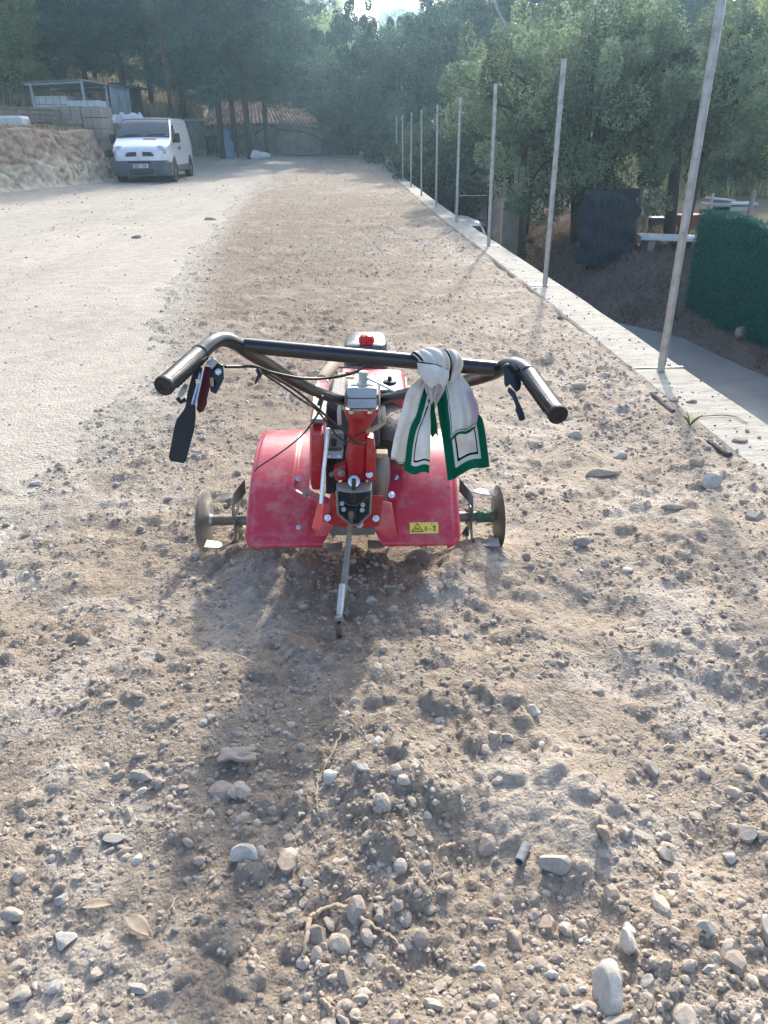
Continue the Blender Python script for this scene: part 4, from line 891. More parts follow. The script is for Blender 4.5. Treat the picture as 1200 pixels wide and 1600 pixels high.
# cables
def cable(pts, r=.0030, mat='cable'): m = MB(); m.tube([P(*p) for p in pts], r, 8, sm=7); return m.build('cable', M[mat], T)
cable([(352, 573, 1.385), (372, 573, 1.42), (400, 573, 1.47), (425, 582, 1.52), (470, 591, 1.58), (510, 591, 1.62), (548, 584, 1.60), (566, 575, 1.55), (571, 570, 1.53)])
cable([(400, 573, 1.48), (430, 590, 1.55), (462, 610, 1.64), (492, 634, 1.78), (515, 655, 1.9), (540, 676, 2.04), (557, 690, 2.13), (568, 693, 2.16), (573, 691, 2.17)])
cable([(402, 577, 1.48), (436, 600, 1.56), (470, 624, 1.68), (494, 640, 1.80), (512, 662, 1.93), (530, 684, 2.06), (548, 691, 2.13), (562, 694, 2.16)], .0024)
cable([(504, 618, 1.85), (500, 640, 1.88), (488, 660, 1.95), (470, 682, 2.06), (440, 706, 2.2), (405, 729, 2.36), (398, 736, 2.42)], .0024)
cable([(537, 696, 2.15), (546, 688, 2.14), (560, 679, 2.12), (573, 674, 2.11)], .0020); cable([(600, 655, 2.1), (618, 644, 2.15), (640, 634, 2.2)], .0014)
m = MB(); m.tube([P(402, 577, 1.465), P(406, 585, 1.465), P(402, 592, 1.46), P(399, 599, 1.455)], [.0045, .005, .003, .0015], 8, sm=3); m.build('cable_tie', M['dull'], T); m = MB(); m.tube([P(499, 634, 1.80), P(503, 622, 1.80)], .006, 8); m.build('cable_tie', M['dull'], T)

# ------------------------------------------------------------------ towel knotted round the crossbar
def clothmat():
    m, t, p = newmat('towel_cloth')
    def at(n): return N(t, 'ShaderNodeAttribute', attribute_name=n)
    e = at('edge'); st = at('stain')
    tc = N(t, 'ShaderNodeTexCoord'); n1 = N(t, 'ShaderNodeTexNoise'); setv(n1, Scale=22.0, Detail=5.0); t.links.new(tc.outputs['Object'], n1.inputs['Vector'])
    r1 = N(t, 'ShaderNodeMapRange'); r1.inputs[1].default_value = .45; r1.inputs[2].default_value = .75; t.links.new(n1.outputs[0], r1.inputs[0])
    mx = N(t, 'ShaderNodeMix', data_type='RGBA'); mx.inputs[6].default_value = L(.90, .89, .86); mx.inputs[7].default_value = L(.80, .76, .68); t.links.new(r1.outputs[0], mx.inputs[0])
    m2 = N(t, 'ShaderNodeMix', data_type='RGBA'); m2.inputs[7].default_value = L(.72, .60, .66); t.links.new(mx.outputs[2], m2.inputs[6]); t.links.new(st.outputs['Fac'], m2.inputs[0])
    cr = N(t, 'ShaderNodeValToRGB'); cr.color_ramp.interpolation = 'CONSTANT'; els = cr.color_ramp.elements
    g = L(.04, .42, .30); els[0].position = 0; els[0].color = g; els[1].position = .44; els[1].color = L(.86, .86, .82)
    a = els.new(.60); a.color = L(.10, .09, .10); b = els.new(.68); b.color = L(.86, .86, .82)
    sc = N(t, 'ShaderNodeMath', operation='MULTIPLY'); sc.inputs[1].default_value = 25.0; t.links.new(e.outputs['Fac'], sc.inputs[0]); t.links.new(sc.outputs[0], cr.inputs[0])
    ls = N(t, 'ShaderNodeMath', operation='GREATER_THAN'); ls.inputs[1].default_value = .69; t.links.new(sc.outputs[0], ls.inputs[0])
    m3 = N(t, 'ShaderNodeMix', data_type='RGBA'); t.links.new(ls.outputs[0], m3.inputs[0]); t.links.new(cr.outputs[0], m3.inputs[6]); t.links.new(m2.outputs[2], m3.inputs[7])
    t.links.new(m3.outputs[2], p.inputs['Base Color']); p.inputs['Roughness'].default_value = .9; p.inputs['Specular IOR Level'].default_value = .15
    b_ = N(t, 'ShaderNodeBump'); b_.inputs['Strength'].default_value = .5; b_.inputs['Distance'].default_value = .004; n3 = N(t, 'ShaderNodeTexNoise'); setv(n3, Scale=60.0, Detail=6.0)
    t.links.new(tc.outputs['Object'], n3.inputs['Vector']); t.links.new(n3.outputs[0], b_.inputs['Height']); t.links.new(b_.outputs[0], p.inputs['Normal'])
    tr = N(t, 'ShaderNodeBsdfTranslucent'); t.links.new(m3.outputs[2], tr.inputs[0]); ms = N(t, 'ShaderNodeMixShader'); ms.inputs[0].default_value = .3
    t.links.new(p.outputs[0], ms.inputs[1]); t.links.new(tr.outputs[0], ms.inputs[2]); t.links.new(ms.outputs[0], t.nodes['Material Output'].inputs[0])
    return m
CM = clothmat()
TW = root('towel', P(683, 575, 1.46), 'stained white towel with green border knotted round the tiller crossbar', 'towel')
def pan(name, left, right, edges, folds=(2, .004), d0=0, amp=.004, nu=36, nv=64, inner=1.0, seed=0, stain=None, curve=0, fade=.0):
    """panel hanging between a left and a right outline of points (px, py, depth)"""
    Lp = spline([P(*p) for p in left], 12); Rp = spline([P(*p) for p in right], 12)
    def at(s_, t): q = t*(len(s_)-1); i = min(int(q), len(s_)-2); return s_[i].lerp(s_[i+1], q-i)
    V = []; E = []; St = []; view = Vector(_f)
    LL = sum((Lp[i+1]-Lp[i]).length for i in range(len(Lp)-1))
    for j in range(nv+1):
        t = j/nv; a = at(Lp, t); b = at(Rp, t); wd = (b-a).length
        for i in range(nu+1):
            u_ = i/nu; f = math.sin(u_*folds[0]*math.pi*2+seed+t*1.3)*folds[1]*(.3+.7*t)+float(fbm(np.array([u_*3+seed]), np.array([t*2.]), 9, 3)[0])*amp*4
            p = a.lerp(b, u_)+view*(f-curve*math.sin(math.pi*u_))+Vector((0, 0, .004*math.sin(u_*7+seed)*t))
            V.append(p); dd = [1.]
            if 'L' in edges: dd.append(u_*wd*edges['L'])
            if 'R' in edges: dd.append((1-u_)*wd*edges['R'])
            if 'B' in edges: dd.append((1-t)*LL*edges['B'])
            if 'T' in edges and .045 < t < .11: dd.append(.0255)
            E.append(min(.05, min(dd)+fade)); St.append(stain(u_, t) if stain else 0)
    o0 = ORG[TW.name]; n = nu+1
    F = [(j*n+i, j*n+i+1, (j+1)*n+i+1, (j+1)*n+i) for j in range(nv) for i in range(nu)]
    o = link(name, mesh_from(name, [tuple(v-o0) for v in V], F, CM, attrs={'edge': E, 'stain': St}), TW)
    q = o.modifiers.new('solid', 'SOLIDIFY'); q.thickness = .0016
    return o
# left tail: back layer, green side strip, front fold
pan('left_tail', [(655, 590, 1.47), (637, 612, 1.465), (629, 640, 1.46), (618, 680, 1.455), (613, 706, 1.45), (612, 722, 1.45)], [(672, 600, 1.47), (664, 620, 1.46), (658, 650, 1.455), (648, 680, 1.45), (640, 710, 1.45), (634, 728, 1.45)], {'B': 1.7}, folds=(2.1, .006), seed=1, fade=.004, amp=.002)
pan('left_tail_fold', [(664, 600, 1.455), (656, 630, 1.45), (650, 650, 1.443), (642, 668, 1.44), (637, 690, 1.438), (634, 715, 1.436), (631, 737, 1.436)], [(672, 610, 1.455), (672, 640, 1.452), (672, 665, 1.45), (672, 690, 1.45), (671, 715, 1.45), (670, 741, 1.45)], {'L': 1.6, 'B': .95}, folds=(.5, .003), seed=2, amp=.002)
pan('green_strip', [(664, 618, 1.47), (665, 640, 1.47), (670, 660, 1.47), (673, 680, 1.47)], [(678, 622, 1.47), (679, 640, 1.475), (682, 662, 1.475), (684, 681, 1.475)], {'L': .3, 'R': .3}, folds=(.6, .002), seed=3, nu=14, nv=24, amp=.001)
# right tail with its outer fold
pan('right_tail', [(681, 592, 1.475), (680, 612, 1.47), (685, 650, 1.46), (690, 680, 1.452), (695, 715, 1.447), (699, 749, 1.442)], [(716, 586, 1.49), (733, 610, 1.48), (745, 640, 1.466), (755, 655, 1.458), (761, 690, 1.452), (765, 726, 1.446)], {'L': .95, 'B': .92, 'R': 1.15}, folds=(1.7, .008), seed=4, amp=.003)
pan('right_tail_flap', [(688, 590, 1.445), (692, 612, 1.442), (696, 640, 1.436), (699, 665, 1.432), (701, 691, 1.43)], [(722, 588, 1.447), (735, 606, 1.445), (741, 622, 1.440), (747, 640, 1.434), (742, 668, 1.432)], {'L': 2.6, 'B': 2.2}, folds=(1.8, .007), seed=5.4, amp=.003, fade=.002, stain=lambda u_, t: float(sst(.72, .9, u_)*sst(.15, .4, t)*.8))
# curled hem on the flap
# knot: cloth wrapped round the bar
def knot(name, pxs, wx, wz, wy, seed, lines=None, sc=1, wr=.006, mats=None):
    V0, F0 = icos(4); c = P(*pxs); o0 = ORG[TW.name]
    dr = V0[:, 0]*math.cos(seed)+V0[:, 2]*math.sin(seed); wv_ = dr*7+1.2*fbm(V0[:, 0]*1.5+seed, V0[:, 2]*1.5+V0[:, 1], 4, 2)*4
    f = 1-2*np.abs(np.sin(wv_))**.6
    r = 1+.045*f+.10*fbm(V0[:, 0]*1.3+seed, V0[:, 2]*1.3, 3, 2)
    V = V0*r[:, None]*np.array([wx, wy, wz])
    V = V@np.array(Matrix.Rotation(sc, 3, 'Y')).T
    E = np.full(len(V), .05)
    if lines:
        for (a, b, cst) in lines: dd = np.abs(V0[:, 0]*a+V0[:, 2]*b-cst); E = np.where((dd < .055), .0255, E)
    V = V+np.array(c-o0)
    return link(name, mesh_from(name, V, F0, CM, attrs={'edge': E, 'stain': np.full(len(V), .05)}), TW)
knot('knot', (678, 573, 1.462), .034, .034, .025, 1.2, None, .25)
pan('knot_wrap', [(641, 562, 1.475), (642, 553, 1.455), (652, 560, 1.437), (660, 572, 1.430), (666, 590, 1.428), (671, 603, 1.432)], [(668, 552, 1.475), (672, 545, 1.455), (690, 548, 1.435), (701, 560, 1.425), (703, 578, 1.424), (695, 600, 1.430)], {'L': 1}, fade=.0215, folds=(3.3, .0042), seed=1.2, amp=.0012, curve=.010)
pan('knot_wrap', [(686, 553, 1.478), (690, 546, 1.455), (697, 553, 1.440), (701, 570, 1.436), (698, 594, 1.438)], [(706, 556, 1.485), (712, 550, 1.465), (722, 563, 1.455), (721, 578, 1.452), (712, 596, 1.455)], {'L': 1}, fade=.0215, folds=(2.6, .0036), seed=2.2, amp=.001, curve=.010)
pan('knot_fold', [(654, 564, 1.432), (654, 578, 1.422), (660, 592, 1.420), (670, 603, 1.424)], [(700, 577, 1.424), (701, 584, 1.416), (699, 594, 1.414), (692, 604, 1.420)], {'T': 1}, folds=(2.4, .0030), seed=3.2, amp=.0015, curve=.014)
pan('knot_tail', [(663, 596, 1.436), (664, 606, 1.434), (668, 617, 1.436), (674, 628, 1.446)], [(695, 600, 1.436), (694, 608, 1.434), (688, 618, 1.436), (681, 629, 1.446)], {}, folds=(3.2, .004), seed=4.2, amp=.0015, curve=.008, stain=lambda u_, t: .45)
# ------------------------------------------------------------------ van
def hit(px, py, y0=5, y1=160):
    d = ray(px, py); ysr = np.arange(y0, y1, .05); X = d[0]/d[1]*ysr; Z = CAM_H+d[2]/d[1]*ysr; g = gh(X, ysr)
    k = np.argmax(Z <= g) if np.any(Z <= g) else len(ysr)-1
    return Vector((X[k], ysr[k], g[k]))
def gz(x, y): return float(gh(np.array([x]), np.array([y]))[0])
VAN = root('delivery_van', (0, 0, 0), 'white panel van with grey bumper parked beside the cut earth bank', 'van')
def vw(y): return np.interp(y, [-2.39, -2.34, -2.2, -1.95, -1.6, 2.2, 2.39], [.66, .76, .87, .935, .95, .95, .92])
def vt(y): return np.interp(y, [-2.39, -2.34, -2.25, -2.0, -1.7, -1.5, -1.2, -.9, -.7, -.4, 0, 2.25, 2.36, 2.39], [.86, .97, 1.05, 1.15, 1.25, 1.34, 1.58, 1.80, 1.91, 1.955, 1.97, 1.97, 1.93, 1.86])
def hwid(y, z): return vw(y)-.17*np.clip((z-1.02)/.95, 0, 1)**1.4-.02*np.clip((.5-z)/.2, 0, 1)
def sec(y, n1=14, n2=6, n3=10):
    zt = vt(y); zb = .30; rc = .10 if y > -1.2 else .06; pts = [(0, zb)]
    for k in range(n1+1):
        z = zb+(zt-rc-zb)*k/n1; pts.append((hwid(y, z), z))
    xe = pts[-1][0]
    for k in range(1, n2+1):
        a = math.pi/2*k/n2; pts.append((xe-rc*(1-math.cos(a)), zt-rc+rc*math.sin(a)))
    for k in range(1, n3+1): x = (xe-rc)*(1-k/n3); pts.append((x, zt+.02*(1-(x/(xe-rc))**2)))
    return pts
YS = [-2.39, -2.37, -2.34, -2.3, -2.25, -2.15, -2.05, -1.9, -1.7, -1.5, -1.35, -1.2, -1.05, -.9, -.8, -.7, -.55, -.4, -.2, 0, .5, 1, 1.5, 2, 2.25, 2.32, 2.36, 2.39]
m = MB(); V = []; half = [sec(y) for y in YS]; nh = len(half[0]); n = 2*nh-2
for y, h in zip(YS, half):
    ring = [(x, z) for x, z in h]+[(-x, z) for x, z in h[-2:0:-1]]; V += [(x, y, z) for x, z in ring]
F = [(i*n+j, (i+1)*n+j, (i+1)*n+(j+1) % n, i*n+(j+1) % n) for i in range(len(YS)-1) for j in range(n)]+[tuple(range(n)), tuple((len(YS)-1)*n+j for j in range(n-1, -1, -1))]
m.add(V, F); body = m.build('body', M['vanwhite'], VAN, ang=50)
# windscreen conforming to the slope
def scr(u, v):
    y = -1.47+.74*v; x = (u*2-1)*(hwid(y, vt(y))-.045); return Vector((x, y-.012, float(vt(y))+.02*(1-abs(u*2-1)**2.2)+.010))
m = MB(); m.grid(scr, 20, 12); ws = m.build('windscreen', M['glass'], VAN)
m = MB(); m.tube([scr(0, 0), scr(.5, 0), scr(1, 0)], .018, 8, sm=6); m.tube([scr(0, 1), scr(.5, 1), scr(1, 1)], .014, 8, sm=6); m.tube([scr(0, 0), scr(0, .5), scr(0, 1)], .014, 8); m.tube([scr(1, 0), scr(1, .5), scr(1, 1)], .014, 8); m.build('windscreen_seal', M['dull'], VAN)
for a, b in (((.10, .05), (.45, .12)), ((.55, .05), (.9, .12))):
    m = MB(); m.tube([scr(*a)+Vector((0, -.01, .012)), scr(*b)+Vector((0, -.01, .012))], .010, 6); m.build('wiper', M['dull'], VAN)
# bonnet slot, grille, emblem, bumper, plate
def hood(u, y): return Vector((u, y, float(vt(y))+.02*(1-(u/.85)**2)+.006))
m = MB(); m.grid(lambda a, b: hood(.02+.42*a, -1.66+.07*b), 8, 2); m.build('bonnet_vent', M['dull'], VAN)
def face(x, z):                                                                    # front skin of the nose at a given height
    yf = np.interp(z, [.2, .62, .86, .97, 1.05, 1.15], [-2.40, -2.40, -2.395, -2.34, -2.25, -2.0]); yr_ = -2.39+.0
    side = .16*(abs(x)/.8)**3.2; return Vector((x, float(yf)+side-.008, z))
for s_ in (-1, 1):
    m = MB(); m.grid(lambda a, b: face(s_*(.10+.42*a), .80+.13*b-.015*a+.0*b)+Vector((0, -.012, 0)), 10, 4); g = m.build('grille', M['dull'], VAN)
    m = MB()
    for k in range(3): m.tube([face(s_*(.10+.05*t*1.0*8.4/5), .825+.035*k)+Vector((0, -.018, 0)) for t in range(6)], .006, 6)
    m.build('grille_bar', M['vangrey'], g)
m = MB(); m.prism([face(-.10, .76)+Vector((0, -.015, 0)), face(.10, .76)+Vector((0, -.015, 0)), face(.05, .97)+Vector((0, -.0, 0)), face(-.05, .97)], (0, -.02, 0)); m.build('badge_panel', M['vanwhite'], VAN, bevel=.01)
m = MB()                                                                           # rhombus outline badge
c = Vector((0, -2.46, .865))
outer = [(0, .075), (.056, 0), (0, -.075), (-.056, 0)]; inner = [(0, .036), (.024, 0), (0, -.036), (-.024, 0)]
V = [(a, c.y, c.z+b) for a, b in outer]+[(a, c.y, c.z+b) for a, b in inner]+[(a, c.y+.03, c.z+b) for a, b in outer]
m.add(V, [(i, (i+1) % 4, 4+(i+1) % 4, 4+i) for i in range(4)]+[(8+i, 8+(i+1) % 4, (i+1) % 4, i) for i in range(4)]); m.build('badge', M['chrome'], VAN)
path = [(.972, -1.98), (.955, -2.12), (.90, -2.28), (.78, -2.40), (.5, -2.455), (0, -2.475), (-.5, -2.455), (-.78, -2.40), (-.90, -2.28), (-.955, -2.12), (-.972, -1.98)]
ph = spline([Vector((a, b, 0)) for a, b in path], 4); prof = [(-.06, .235), (-.02, .20), (.0, .23), (.02, .42), (.015, .60), (-.01, .655), (-.06, .665)]
m = MB(); V = []
for k, p in enumerate(ph):
    t = (ph[min(k+1, len(ph)-1)]-ph[max(k-1, 0)]).normalized(); nn = Vector((t.y, -t.x, 0)); nn = nn if nn.y < 0 or abs(nn.x) > .9 else -nn
    if nn.dot(Vector((p.x, p.y+1.6, 0))) < 0: nn = -nn
    for a, b in prof: V.append(p+nn*a+Vector((0, 0, b)))
k7 = len(prof); m.add(V, [(i*k7+j, i*k7+j+1, (i+1)*k7+j+1, (i+1)*k7+j) for i in range(len(ph)-1) for j in range(k7-1)]); m.build('bumper', M['vangrey'], VAN, ang=60)
m = MB(); m.box((0, -2.468, .335), (.78, .06, .14)); m.build('lower_intake', M['dull'], VAN, bevel=.02)
for k in range(2):
    m = MB(); m.box((0, -2.502, .315+k*.05), (.76, .02, .014)); m.build('intake_bar', M['vangrey'], VAN)
m = MB(); m.box((0, -2.478, .628), (.74, .04, .05)); m.build('upper_intake', M['dull'], VAN, bevel=.01)
m = MB(); m.box((0, -2.512, .505), (.52, .012, .115)); pl = m.build('number_plate', M['plate'], VAN, bevel=.004)
GL = {'0': ['111', '101', '101', '101', '111'], '8': ['111', '101', '111', '101', '111'], '3': ['111', '001', '111', '001', '111'], '4': ['101', '101', '111', '001', '001'], 'D': ['110', '101', '101', '101', '110'], 'X': ['101', '101', '010', '101', '101'], 'N': ['101', '111', '111', '101', '101'], 'E': ['111', '100', '111', '100', '111']}
m = MB(); x = -.185
for ch in '0834 DXN':
    if ch == ' ': x += .04; continue
    for r_, row in enumerate(GL[ch]):
        for q, b in enumerate(row):
            if b == '1': m.box((x+q*.0125, -2.5195, .543-r_*.019), (.0125, .002, .019))
    x += .052
m.build('plate_letters', M['ink'], pl, smooth=False)
m = MB(); m.box((-.238, -2.5195, .505), (.034, .002, .11)); m.build('plate_band', mottled('plate_blue', L(.12, .22, .6), L(.14, .25, .62), 4), pl)
for s_ in (-1, 1):
    V0, F0 = icos(3); R3 = Matrix.Rotation(s_*-.55, 3, 'Z') @ Matrix.Rotation(.25, 3, 'X')
    Vh = [Vector((v[0]*.20, v[1]*.07, v[2]*.155*(1+.15*v[0]*-s_))) for v in V0]
    m = MB(); m.add([R3 @ v+Vector((s_*.70, -2.235, .965)) for v in Vh], [tuple(f) for f in F0]); hl = m.build('headlight', M['lamp'], VAN)
    m = MB(); m.lathe(Vector((s_*.70, -2.29, .97)), (s_*.3, -1, .15), [(.06, 0), (.065, .02), (.05, .03), (.01, .02)], 16); m.build('reflector', M['chrome'], hl)
    # mirror
    m = MB(); m.box((s_*1.09, -1.22, 1.33), (.16, .12, .30)); mr = m.build('mirror', M['dull'], VAN, bevel=.03)
    m = MB(); m.box((s_*.97, -1.20, 1.26), (.16, .06, .08)); m.build('mirror_arm', M['dull'], mr, bevel=.01)
    # side window
    def sd(y, z, o=.006): return Vector((s_*(float(hwid(y, z))+o), y, z))
    m = MB(); 
    def sw(u, v):
        y = -1.33+.78*u; z0 = 1.17+.03*u; z1 = np.interp(y, [-1.33, -.95, -.80, -.55], [1.30, 1.62, 1.72, 1.74]); return sd(y, z0+(z1-z0)*v)
    m.grid(sw, 12, 8); m.build('side_window', M['glass'], VAN)
    m = MB(); m.box((s_*(float(hwid(-.62, 1.05))+.015), -.56, 1.02), (.03, .14, .04)); m.box((s_*(float(hwid(-.3, 1.05))+.015), -.30, 1.02), (.03, .04, .14)); m.build('door_handle', M['dull'], VAN, bevel=.006)
    m = MB()
    for yy_ in (-.45, .95): m.tube([sd(yy_, .42, .001), sd(yy_, 1.0, .001), sd(yy_, 1.4, .001), sd(yy_, 1.8, .001)], .006, 6)
    m.tube([sd(-.45, 1.80, .001), sd(.95, 1.80, .001)], .006, 6); m.build('door_seam', M['vangrey'], VAN)
    m = MB(); m.tube([sd(-.4, 1.12, .002), sd(2.3, 1.12, .002)], .008, 6); m.build('side_crease', M['vanwhite'], VAN)
    m = MB(); m.box((s_*.955, .05, .40), (.03, 2.35, .19)); m.build('side_skirt', M['vangrey'], VAN, bevel=.01)
    for yw_ in (-1.5, 1.6):
        m = MB(); m.lathe(Vector((s_*.80, yw_, .38)), (s_, 0, 0), [(.40, 0), (.40, .158)], 32); m.build('wheel_arch', M['dull'], VAN)
        m = MB(); m.lathe(Vector((s_*.75, yw_, .325)), (s_, 0, 0), [(.20, 0), (.315, .0), (.325, .02), (.325, .19), (.305, .215), (.21, .215), (.20, .19)], 36); wh = m.build('wheel', M['tyre'], VAN)
        m = MB(); m.lathe(Vector((s_*.75, yw_, .325)), (s_, 0, 0), [(.21, .18), (.205, .20), (.12, .195), (.06, .208), (.01, .21)], 28); m.build('rim', M['galv'], wh)
m = MB(); m.box((.66, 2.405, 1.0), (.1, .02, .3)); m.build('tail_light', M['darkred'], VAN)
m = MB(); m.box((0, 0, .30), (1.5, 4.0, .12)); m.build('underbody', M['dull'], VAN)
VAN.location = (-8.02, 29.95, .29); VAN.rotation_euler = (0, 0, R(3.0))
VAN.location.z = gz(-8.0, 29.0)-.005
# ------------------------------------------------------------------ foliage tools
rl = np.random.default_rng(99)
def leaves(centres, n_each, spread, size, asp, rg, base, var=.25, up=.0, shell=.55, droop=0):
    """cloud of little leaf faces round the given clump centres; returns V, F, colours"""
    centres = np.asarray(centres, float); nc = len(centres)
    idx = np.repeat(np.arange(nc), n_each); n = len(idx)
    d = rg.normal(size=(n, 3)); d /= np.linalg.norm(d, axis=1)[:, None]
    rad = rg.random(n)**(1/3)*(1-shell)+shell*rg.uniform(.75, 1.05, n)
    sp = np.asarray(spread, float); sp = sp if sp.ndim == 2 else np.repeat(sp[None], nc, 0)
    pos = centres[idx]+d*rad[:, None]*sp[idx]
    ax = rg.normal(size=(n, 3))+d*.6; ax[:, 2] += up-droop; ax /= np.linalg.norm(ax, axis=1)[:, None]
    t = rg.normal(size=(n, 3)); b = np.cross(ax, t); b /= np.linalg.norm(b, axis=1)[:, None]
    s_ = size*rg.uniform(.6, 1.35, n)[:, None]; a = ax*s_; bb = b*s_*asp
    V = np.stack([pos-a, pos+bb, pos+a, pos-bb], 1).reshape(-1, 3)
    F = np.arange(4*n).reshape(-1, 4)
    cl = (1+var*rg.normal(size=nc))[idx]*(1+.18*rg.normal(size=n)); hue = rg.normal(size=(n, 1))*.08
    c = np.asarray(base)[None]*np.clip(cl, .35, 2)[:, None]; c = c*(1+hue*np.array([1.6, .3, -1]))
    return V, F, np.repeat(np.clip(c, .004, .7), 4, 0)
def limb_mesh(trunk, rg_, mat='bark', name='trunk'):
    m = MB()
    for pts, r in trunk: m.tube([Vector(p) for p in pts], r, 9, sm=4)
    me = mesh_from(name, [tuple(v) for v in m.V], m.F, M[mat]); return me
def pine_mesh(seed, h=9., cr=2.7, base=2.2, col=(.045, .105, .070), nl=34, lean=.2, mat='needle'):
    rg_ = np.random.default_rng(seed); tr = [([(0, 0, -.4), (lean*.3, 0, h*.35), (lean, .1, h*.7), (lean*1.1, 0, h)], [.135, .115, .08, .03])]; cs, sp = [], []
    for k in range(nl):
        t = (k+.5)/nl; z = base+(h-base)*t**.9; a = k*2.4+rg_.random()*.7; r = cr*(1-.62*t**1.7)*rg_.uniform(.65, 1.15)*(.75+.25*min(1, t*5))
        e = np.array([math.cos(a)*r+lean*z/h, math.sin(a)*r, z+rg_.uniform(-.3, .35)-.12*r]); b0 = np.array([lean*z/h*.9, 0, z-.25*r-.1])
        tr.append(([b0, (b0+e)/2+np.array([0, 0, .1]), e], [.055, .035, .012]))
        for q in range(6):
            f = .35+.65*q/5; c = b0+(e-b0)*f+rg_.normal(size=3)*.22; cs.append(c); s_ = rg_.uniform(.40, .72)*(1.0); sp.append([s_, s_, s_*.62])
    V, F, c = leaves(cs, 190, sp, .105, .16, rg_, col, .30, up=.3, shell=.35)
    return limb_mesh(tr, rg_), mesh_from('crown', V, F, M[mat], col=c, smooth=False)
def broad_mesh(seed, h=7., cr=3.0, base=1.2, col=(.075, .125, .055), ncl=90, nleaf=330, lsize=.075, sy=1.0, stems=3, csz=(.45, .85), low=False, var=.28):
    rg_ = np.random.default_rng(seed); tr = []; cs, sp = [], []; cz = (h+base)/2; hz = (h-base)/2
    for s_ in range(stems):
        a = s_*6.28/stems+rg_.random(); e = np.array([math.cos(a)*cr*.35, math.sin(a)*cr*.35*sy, cz])
        tr.append(([(math.cos(a)*.12, math.sin(a)*.12, -.4), e*.5, e], [.13 if not low else .06, .10 if not low else .05, .05]))
    for k in range(ncl):
        d = rg_.normal(size=3); d /= np.linalg.norm(d); rr = rg_.uniform(.45, 1.0)**.6
        wob = 1+.22*math.sin(3*math.atan2(d[1], d[0])+seed)+.12*math.sin(7*d[2]+seed)
        c = np.array([d[0]*cr*rr*wob, d[1]*cr*rr*sy*wob, cz+d[2]*hz*rr]); 
        if c[2] < base: c[2] = base+rg_.random()*.4
        cs.append(c); q = rg_.uniform(*csz); sp.append([q, q, q*.8])
        if k % 3 == 0: tr.append(([(c[0]*.3, c[1]*.3, cz-.3*hz), (c[0]*.65, c[1]*.65, (c[2]+cz)/2), tuple(c)], [.05, .03, .012]))
    for k in range(ncl//5):                                                            # stray shoots that break the outline
        d = rg_.normal(size=3); d[2] = abs(d[2]); d /= np.linalg.norm(d); cs.append(np.array([d[0]*cr*1.1, d[1]*cr*sy*1.1, cz+d[2]*hz*1.1])); sp.append([.22, .22, .42])
    V, F, c = leaves(cs, nleaf, sp, lsize, .45, rg_, col, var, up=.1, shell=.5)
    return limb_mesh(tr, rg_), mesh_from('crown', V, F, M['leaf'], col=c, smooth=False)
PM = [pine_mesh(1, base=3.0), pine_mesh(2, 8.5, 3.0, 1.6, nl=36, lean=-.3), pine_mesh(3, 9.5, 2.4, 1.2, nl=38, lean=.1)]
PL = [pine_mesh(4, 5.5, 2.0, .6, col=(.40, .45, .15), nl=22, mat='needlesunlit'), pine_mesh(5, 4.5, 2.1, .5, col=(.34, .40, .15), nl=20, mat='needlesunlit')]  # bright needle colour stands in for sun on these backlit crowns
BM = [broad_mesh(11, 8, 3.3, .6, col=(.055, .105, .070)), broad_mesh(12, 7, 3.0, .3, col=(.065, .12, .075), stems=4)]
BU = [broad_mesh(15, 3.0, 1.6, .05, col=(.085, .125, .075), ncl=42, nleaf=260, low=True, lsize=.06, csz=(.3, .55))]
def tree(nm, pair, x, y, s_, rz, label, group=None, cat='tree', z=None, sz_=None):
    r_ = root(nm, (x, y, gz(x, y)-.05 if z is None else z), label, cat, group); r_.rotation_euler = (0, 0, rz); r_.scale = (s_, s_, s_*(sz_ or 1))
    for me, n_ in zip(pair, ('trunk', 'crown')):
        o = bpy.data.objects.new(n_, me); S.collection.objects.link(o); o.parent = r_
    return r_
def XW(px, Y_): return float(AY(px, 222, Y_).x)
GP = 'pines in front of the tiled hut'
for k, (px, Y_, i, s_, lb) in enumerate(((345, 40.0, 0, 1.0, 'left one of the three dark pine trunks before the tiled hut'), (367, 40.6, 1, .95, 'middle one of the three dark pine trunks before the tiled hut'), (389, 40.0, 0, 1.05, 'right one of the three dark pine trunks before the tiled hut'), (416, 41.2, 2, .85, 'thin pine right of the three dark trunks before the hut wall'))):
    x = XW(px, Y_); tree('pine_tree', PM[0], x, Y_, s_*1.12, k*2.1, lb, GP)
bgp = [(150, 49, 1, 1.1, 'dark pine rising over the left end of the white canopy'), (165, 53, 2, 1.3, 'tall dark pine behind the middle of the white canopy'), (205, 47, 0, 1.2, 'dark pine behind the black shed'), (245, 50, 1, 1.25, 'tall dark pine just left of the utility pole'), (292, 47, 2, 1.15, 'dark pine just right of the utility pole'), (335, 52, 0, 1.25, 'tall dark pine behind the left end of the tiled roof'), (395, 53, 1, 1.25, 'tall pine behind the middle of the tiled roof'), (450, 52, 0, 1.15, 'grey green pine over the right half of the tiled roof'), (425, 52, 1, 1.0, 'lower pine bough tree above the right end of the tiled roof')]
for k, (px, Y_, i, s_, lb) in enumerate(bgp):
    x = XW(px, Y_); tree('pine_tree', PM[i], x, Y_, s_, k*1.3, lb, 'tall dark pines behind the yard')
